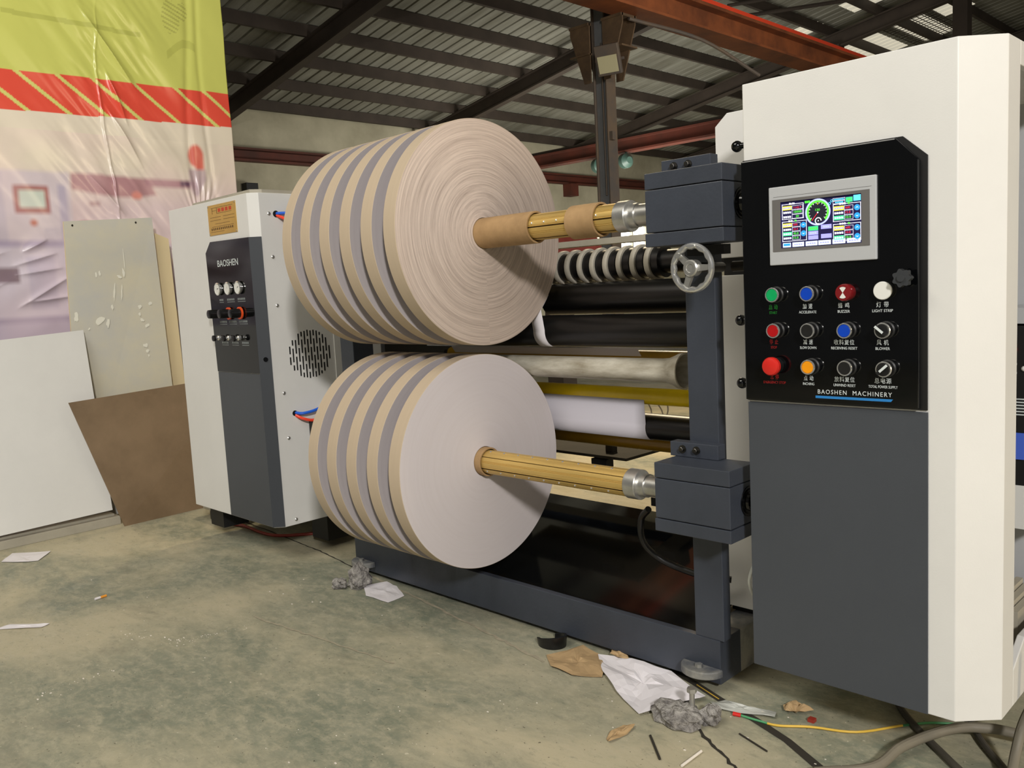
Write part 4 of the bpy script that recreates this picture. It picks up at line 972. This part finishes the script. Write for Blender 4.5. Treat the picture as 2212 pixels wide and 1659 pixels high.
# ------------------------------------------------------------------ floor clutter
def flat(name, pts, z, m, label, cat, curl=.012, seed=1, grp=None, sub=5):
    # crumpled flat piece: fan-triangulated grid from centre with wavy height
    rr = random.Random(seed); P = [Vector((p[0], p[1], 0)) for p in pts]; c = sum(P, Vector())/len(P)
    E = []
    for i in range(len(P)):
        a, b_ = P[i], P[(i+1) % len(P)]
        for k_ in range(3): E.append(a+(b_-a)*(k_/3)+Vector((rr.uniform(-.0015, .0015), rr.uniform(-.0015, .0015), 0)))
    v = [c+Vector((0, 0, z+curl*rr.random()))]; n = len(E)
    for s in range(1, sub+1):
        for i, e in enumerate(E):
            f_ = s/sub; h = curl*(.5+.5*math.sin(3*i/n*2*PI+seed)*math.sin(f_*4+seed))*(1 if s < sub else .7)
            q = c+(e-c)*f_; v.append(Vector((q.x, q.y, z+h+rr.random()*curl*.12)))
    f = [(0, 1+i, 1+(i+1) % n) for i in range(n)]
    for s in range(sub-1):
        for i in range(n): f.append((1+s*n+i, 1+(s+1)*n+i, 1+(s+1)*n+(i+1) % n, 1+s*n+(i+1) % n))
    o = MB().add(v, f, 0, False).build(name, m); so = o.modifiers.new('solid', 'SOLIDIFY'); so.thickness = .0008; so.offset = 1
    return tag(o, label, cat, grp)
flat('paper_scrap', [(-3.099, -.762), (-3.20, -.69), (-3.083, -.57), (-2.978, -.652), (-3.01, -.70)], .001, 'paper_white', 'white sheet of paper lying on the floor at the far left', 'paper', .006, 2)
flat('paper_scrap', [(-1.53, .085), (-1.46, .075), (-1.36, .03), (-1.353, -.045), (-1.47, -.05), (-1.56, .0)], .001, 'paper_white', 'torn white paper on the floor behind the left rock', 'paper', .005, 3)
flat('paper_scrap', [(-.523, .060), (-.43, .085), (-.30, .095), (-.155, .03), (-.16, .0), (-.235, -.141), (-.34, -.09), (-.44, -.02)], .002, 'paper_white', 'large crumpled white paper sheet on the floor before the frame corner', 'paper', .022, 5)
flat('kraft_scrap', [(-.64, -.027), (-.61, .03), (-.60, .088), (-.52, .07), (-.45, .0), (-.431, -.036), (-.499, -.08), (-.58, -.075)], .001, 'paper_kraft', 'torn brown paper piece tucked beside the large white sheet', 'paper', .012, 8)
flat('kraft_scrap', [(-.50, .10), (-.45, .095), (-.42, .075), (-.46, .065), (-.49, .075)], .012, 'paper_kraft', 'small folded brown paper flake on top of the torn brown piece', 'paper', .01, 9)
flat('kraft_scrap', [(-.224, -.277), (-.21, -.285), (-.20, -.23), (-.212, -.185), (-.232, -.20), (-.235, -.25)], .001, 'paper_kraft', 'small brown paper flake on the floor left of the front rock', 'paper', .008, 11)
flat('kraft_scrap', [(.014, .105), (.03, .085), (.06, .10), (.08, .13), (.05, .14), (.02, .13)], .001, 'paper_kraft', 'little torn tan paper curl near the green and yellow wire', 'paper', .02, 12)
flat('plastic_strip', [(-.135, .02), (-.11, .05), (-.05, .055), (.012, .075), (.022, .045), (-.05, .02), (-.11, .0)], .003, 'clear_film', 'frosted clear plastic strip lying across the dark floor joint', 'plastic', .008, 13)
flat('plastic_strip', [(-2.23, -1.01), (-2.12, -.90), (-2.13, -.87), (-2.24, -.96)], .001, 'paper_white', 'dusty strip of torn white tape at the left floor edge', 'tape', .004, 14)
def rock(name, c, s, label, seed):
    rr = random.Random(seed); k = MB(); k.sphere((0, 0, 0), 1, 20)
    for i, v in enumerate(k.v):
        q = Vector(v); f_ = 1+.22*math.sin(3.1*q.x+seed)*math.cos(2.7*q.y)+.12*math.sin(7*q.z+5*q.x)+rr.uniform(-.13, .13)
        k.v[i] = (c[0]+q.x*s[0]*f_, c[1]+q.y*s[1]*f_, max(.0, c[2]+q.z*s[2]*f_))
    k.sm = [False]*len(k.sm)
    return tag(k.build(name, 'rock'), label, 'rock')
rock('rock', (-1.565, -.01, .030), (.036, .042, .050), 'rough grey rock chunk under the left foot pad of the frame', 2)
rock('rock', (-1.625, -.055, .016), (.028, .025, .020), 'smaller pale rock piece leaning at the left of the taller chunk', 5)
rock('rock', (-.150, -.100, .014), (.060, .045, .030), 'jagged grey rock with a bolt in it on the floor', 4)
rock('rock', (-.088, -.058, .016), (.028, .030, .024), 'rounded pinkish-grey stone against the bolt side of the jagged rock', 7)
BX, BY = -.122, -.078
bt = thing('hex_bolt', (BX, BY, .03), 'zinc hex bolt standing upright in the jagged rock', 'bolt')
MB().cyl((BX, BY, .030), (BX, BY, .072), .0065, n=16).build('threaded_rod', 'steel', bt); MB().cyl((BX, BY, .072), (BX, BY, .082), .012, n=6, smooth=False).build('bolt_head', 'steel', bt)
# rubber ring scrap
k = MB(); v = []; n = 28
for i in range(n):
    t = -2.9+i*(4.9/(n-1)); w0 = .012+.012*math.sin(PI*i/n)
    for r_, z_ in ((.044, .0), (.048, .03*math.sin(PI*(i+3)/(n+6))+.006), (.041, .03*math.sin(PI*(i+3)/(n+6))+.006), (.038, .0)):
        v.append((-.682+r_*math.cos(t), .045+r_*.85*math.sin(t), z_))
k.add(v, [(i*4+j, (i+1)*4+j, (i+1)*4+(j+1) % 4, i*4+(j+1) % 4) for i in range(n-1) for j in range(4)], 0, True)
k.add(v, [(0, 1, 2, 3), tuple(4*(n-1)+j for j in (3, 2, 1, 0))], 0)
tag(k.build('rubber_ring', 'rubber_black'), 'curved black rubber ring fragment on the floor before the beam', 'rubber scrap')
cg = thing('cigarette_butt', (-2.25, -.66, 0), 'cigarette end with orange filter on the left floor', 'cigarette')
MB().cyl((-2.255, -.640, .005), (-2.252, -.662, .005), .0045, n=12).build('filter', 'cig_orange', cg); MB().cyl((-2.252, -.662, .005), (-2.249, -.682, .005), .0043, n=12).build('paper_end', 'paper_white', cg)
def cable(name, pts, r, m, label, cat, **k_):
    o = MB().tube(pts, r, 12, **k_).build(name, m); return tag(o, label, cat)
cable('ground_wire', [(-.045, .009, .004), (.0, .012, .004), (.045, .020, .004), (.104, .060, .004), (.193, .103, .004), (.260, .195, .004), (.311, .252, .004), (.378, .288, .004), (.444, .323, .004), (.62, .45, .004)], .0028,
      ['wire_yellow', 'wire_green'], 'thin green and yellow earth wire snaking across the floor', 'wire', mis=[1, 1, 0, 0, 0, 0, 0, 1, 1, 1, 0, 0, 0])
k = MB().cyl((-.062, .002, .006), (-.045, .009, .004), .005, n=8); tag(k.build('wire_lug', 'red_plastic'), 'red crimped end at the left tip of the earth wire', 'wire lug')
k = MB().box(.085, .10, .085, .10, 0, .008); tag(k.build('red_clip', 'hose_red'), 'tiny dark red clip lying beside the earth wire', 'clip')
cable('grey_cable', [(.19, .33, .008), (.228, .267, .008), (.290, .197, .008), (.376, .117, .008), (.415, .082, .008), (.55, -.03, .008)], .008, 'cable_dark', 'dark cable from under the cabinet to the bottom edge, left one of two', 'cable')
cable('grey_cable', [(.35, .36, .008), (.378, .290, .008), (.423, .216, .008), (.485, .140, .008), (.60, .0, .008)], .0075, 'cable_dark', 'dark cable from under the cabinet chamfer, right one of two', 'cable')
cable('thick_hose', [(.20, -.12, .011), (.283, -.027, .011), (.307, .072, .024), (.363, .184, .034), (.422, .235, .036), (.491, .255, .034), (.62, .30, .014)], .011, 'cable_grey', 'thick beige-grey hose arching over the dark cables at lower right', 'hose')
cable('standing_cable', [(.520, .02, .010), (.512, .08, .02), (.505, .14, .05), (.510, .17, .10), (.530, .18, .155), (.58, .20, .26)], .010, 'cable_grey', 'grey cable rising from the floor past the cabinet base at far right', 'cable')
cable('red_hose', [(-2.90, .16, .006), (-2.797, .132, .006), (-2.699, .151, .006), (-2.513, .141, .006), (-2.405, .171, .006), (-2.313, .279, .006), (-2.20, .46, .006)], .007, 'hose_red', 'thin red air hose on the floor around the left cabinet base', 'hose')
cable('black_hose', [(-.36, .10, .44), (-.40, .12, .40), (-.41, .14, .33), (-.37, .17, .28), (-.28, .2, .25), (-.20, .24, .24)], .009, 'rubber_black', 'black hose hanging in a loop behind the lower bearing box', 'hose')
cable('clear_hose', [(-.03, .10, .43), (-.012, .05, .40), (-.02, .02, .34), (-.018, .04, .29), (-.01, .08, .26)], .004, 'clear_film', 'thin clear hose loop between the lower bearing box and grey panel', 'hose')
for (a0, b0, a1, b1), wh in zip(((-.733, .640, -.715, .590), (-.695, .640, -.668, .590), (-.652, .640, -.658, .590)), ('leftmost of three, nearest the paper web edge', 'middle of three right of the paper web', 'rightmost of three, farthest from the paper web')):
    o = MB().tube([(a0, .62, b0), ((a0+a1)/2+.002, .625, (b0+b1)/2), (a1, .62, b1)], .0022, 8).build('hanging_string', 'card_white'); tag(o, 'short white cord hanging behind the black roller, '+wh, 'string', 'white cords in the gap right of the paper web')
p_ = MB().tube([(-5.36, 6.85, 4.10), (-5.1, 8.0, 3.98), (-4.879, 9.0, 3.64)], .022, 8).build('steel_rod', 'column_steel'); tag(p_, 'thin pale rod slanting down right from the column bracket', 'rod')
o = MB().cyl((-.155, -.202, .004), (-.082, -.269, .004), .003, n=8).build('dark_stick', 'groove_dark'); tag(o, 'short dark stick on the floor below the front rock', 'stick')
o = MB().cyl((-.005, -.066, .003), (.079, -.094, .003), .002, n=8).build('dark_stick', 'groove_dark'); tag(o, 'thin dark rod lying beside the dark floor joint', 'stick')
o = MB().cyl((-.030, -.262, .004), (-.030, -.185, .004), .003, n=8).build('white_stick', 'card_white'); tag(o, 'thin white stick at the very bottom edge near the front rock', 'stick')
k = MB(); rr_ = random.Random(21)
for (a0, b0, a1, b1, n_, w_) in ((-1.56, -1.10, -1.575, -.85, 40, .03), (-1.82, -.74, -1.56, -.62, 60, .04), (-1.62, -.66, -1.56, -.46, 40, .02), (-1.2, -.9, -.4, -.4, 30, .3), (-.6, -.3, .4, .1, 40, .2), (-2.6, -.9, -1.2, -.2, 30, .4)):
    for i in range(n_):
        t = rr_.random(); x_ = a0+(a1-a0)*t+rr_.gauss(0, w_*.4); y_ = b0+(b1-b0)*t+rr_.gauss(0, w_*.4); q = .0006+.0024*rr_.random()**3
        k.box(x_-q, x_+q, y_-q*.6, y_+q*.6, 0, q*.6)
o = k.build('paint_crumbs', 'card_white', origin=(0, 0, 0)); tag(o, 'scattered pale crumbs and flakes on the dusty green floor', 'debris'); o['kind'] = 'stuff'
cable('white_string', [(-.60, .62, .54), (-.61, .66, .47), (-.625, .66, .44), (-.615, .66, .46), (-.60, .64, .54)], .003, 'paper_white', 'white string loop dangling under the lower black roller', 'string')
# floor joint and grooves
def ribbon(name, pts, w, m, label, cat, z=.0012):
    P = [Vector((a, b_, 0)) for a, b_ in pts]; v = []; rr = random.Random(5)
    for i, p in enumerate(P):
        T = (P[min(i+1, len(P)-1)]-P[max(i-1, 0)]).normalized(); n_ = Vector((-T.y, T.x, 0))*w/2*rr.uniform(.7, 1.3)
        v += [(p.x+n_.x, p.y+n_.y, z), (p.x-n_.x, p.y-n_.y, z)]
    o = MB().add(v, [(2*i, 2*i+1, 2*i+3, 2*i+2) for i in range(len(P)-1)]).build(name, m); return o
def dense(pts, j=.004, n=8, seed=1):
    rr = random.Random(seed); out = []
    for a, b_ in zip(pts[:-1], pts[1:]):
        for k_ in range(n): t = k_/n; out.append((a[0]+(b_[0]-a[0])*t+rr.uniform(-j, j), a[1]+(b_[1]-a[1])*t+rr.uniform(-j, j)))
    return out+[pts[-1]]
o = ribbon('trim_1', dense([(-3.1, .22), (-2.386, .175), (-2.081, .152), (-1.78, .11)], .003, 10), .006, 'groove_dark', '', ''); o['kind'] = 'structure'
o = ribbon('trim_4', dense([(-1.78, .11), (-1.447, .065), (-.881, -.014), (-.62, -.06)], .004, 14, 6), .010, 'joint_pale', '', ''); o['kind'] = 'structure'
o = ribbon('trim_5', dense([(-1.62, -.40), (-1.25, -.36), (-.95, -.33)], .004, 14, 8), .007, 'joint_pale', '', ''); o['kind'] = 'structure'
o = ribbon('trim_2', [(-.32, .12), (-.214, .085), (-.119, .049), (-.013, .017), (.089, -.022), (.192, -.080), (.30, -.15)], .018, 'groove_dark', '', ''); o['kind'] = 'structure'
o = ribbon('trim_3', dense([(-.20, .02), (-.15, -.06), (-.097, -.10), (.0, -.16), (.10, -.22)], .004, 8, 3), .008, 'groove_dark', '', ''); o['kind'] = 'structure'
k = MB().box(-.215, -.13, .057, .060, .0016, .0022); k.v = [(a, b_+(a+.17)*-.38+.008, c) for a, b_, c in k.v]
tag(k.build('yellow_tape', 'wire_yellow'), 'thin yellow line beside the frame foot on the dark joint', 'tape')
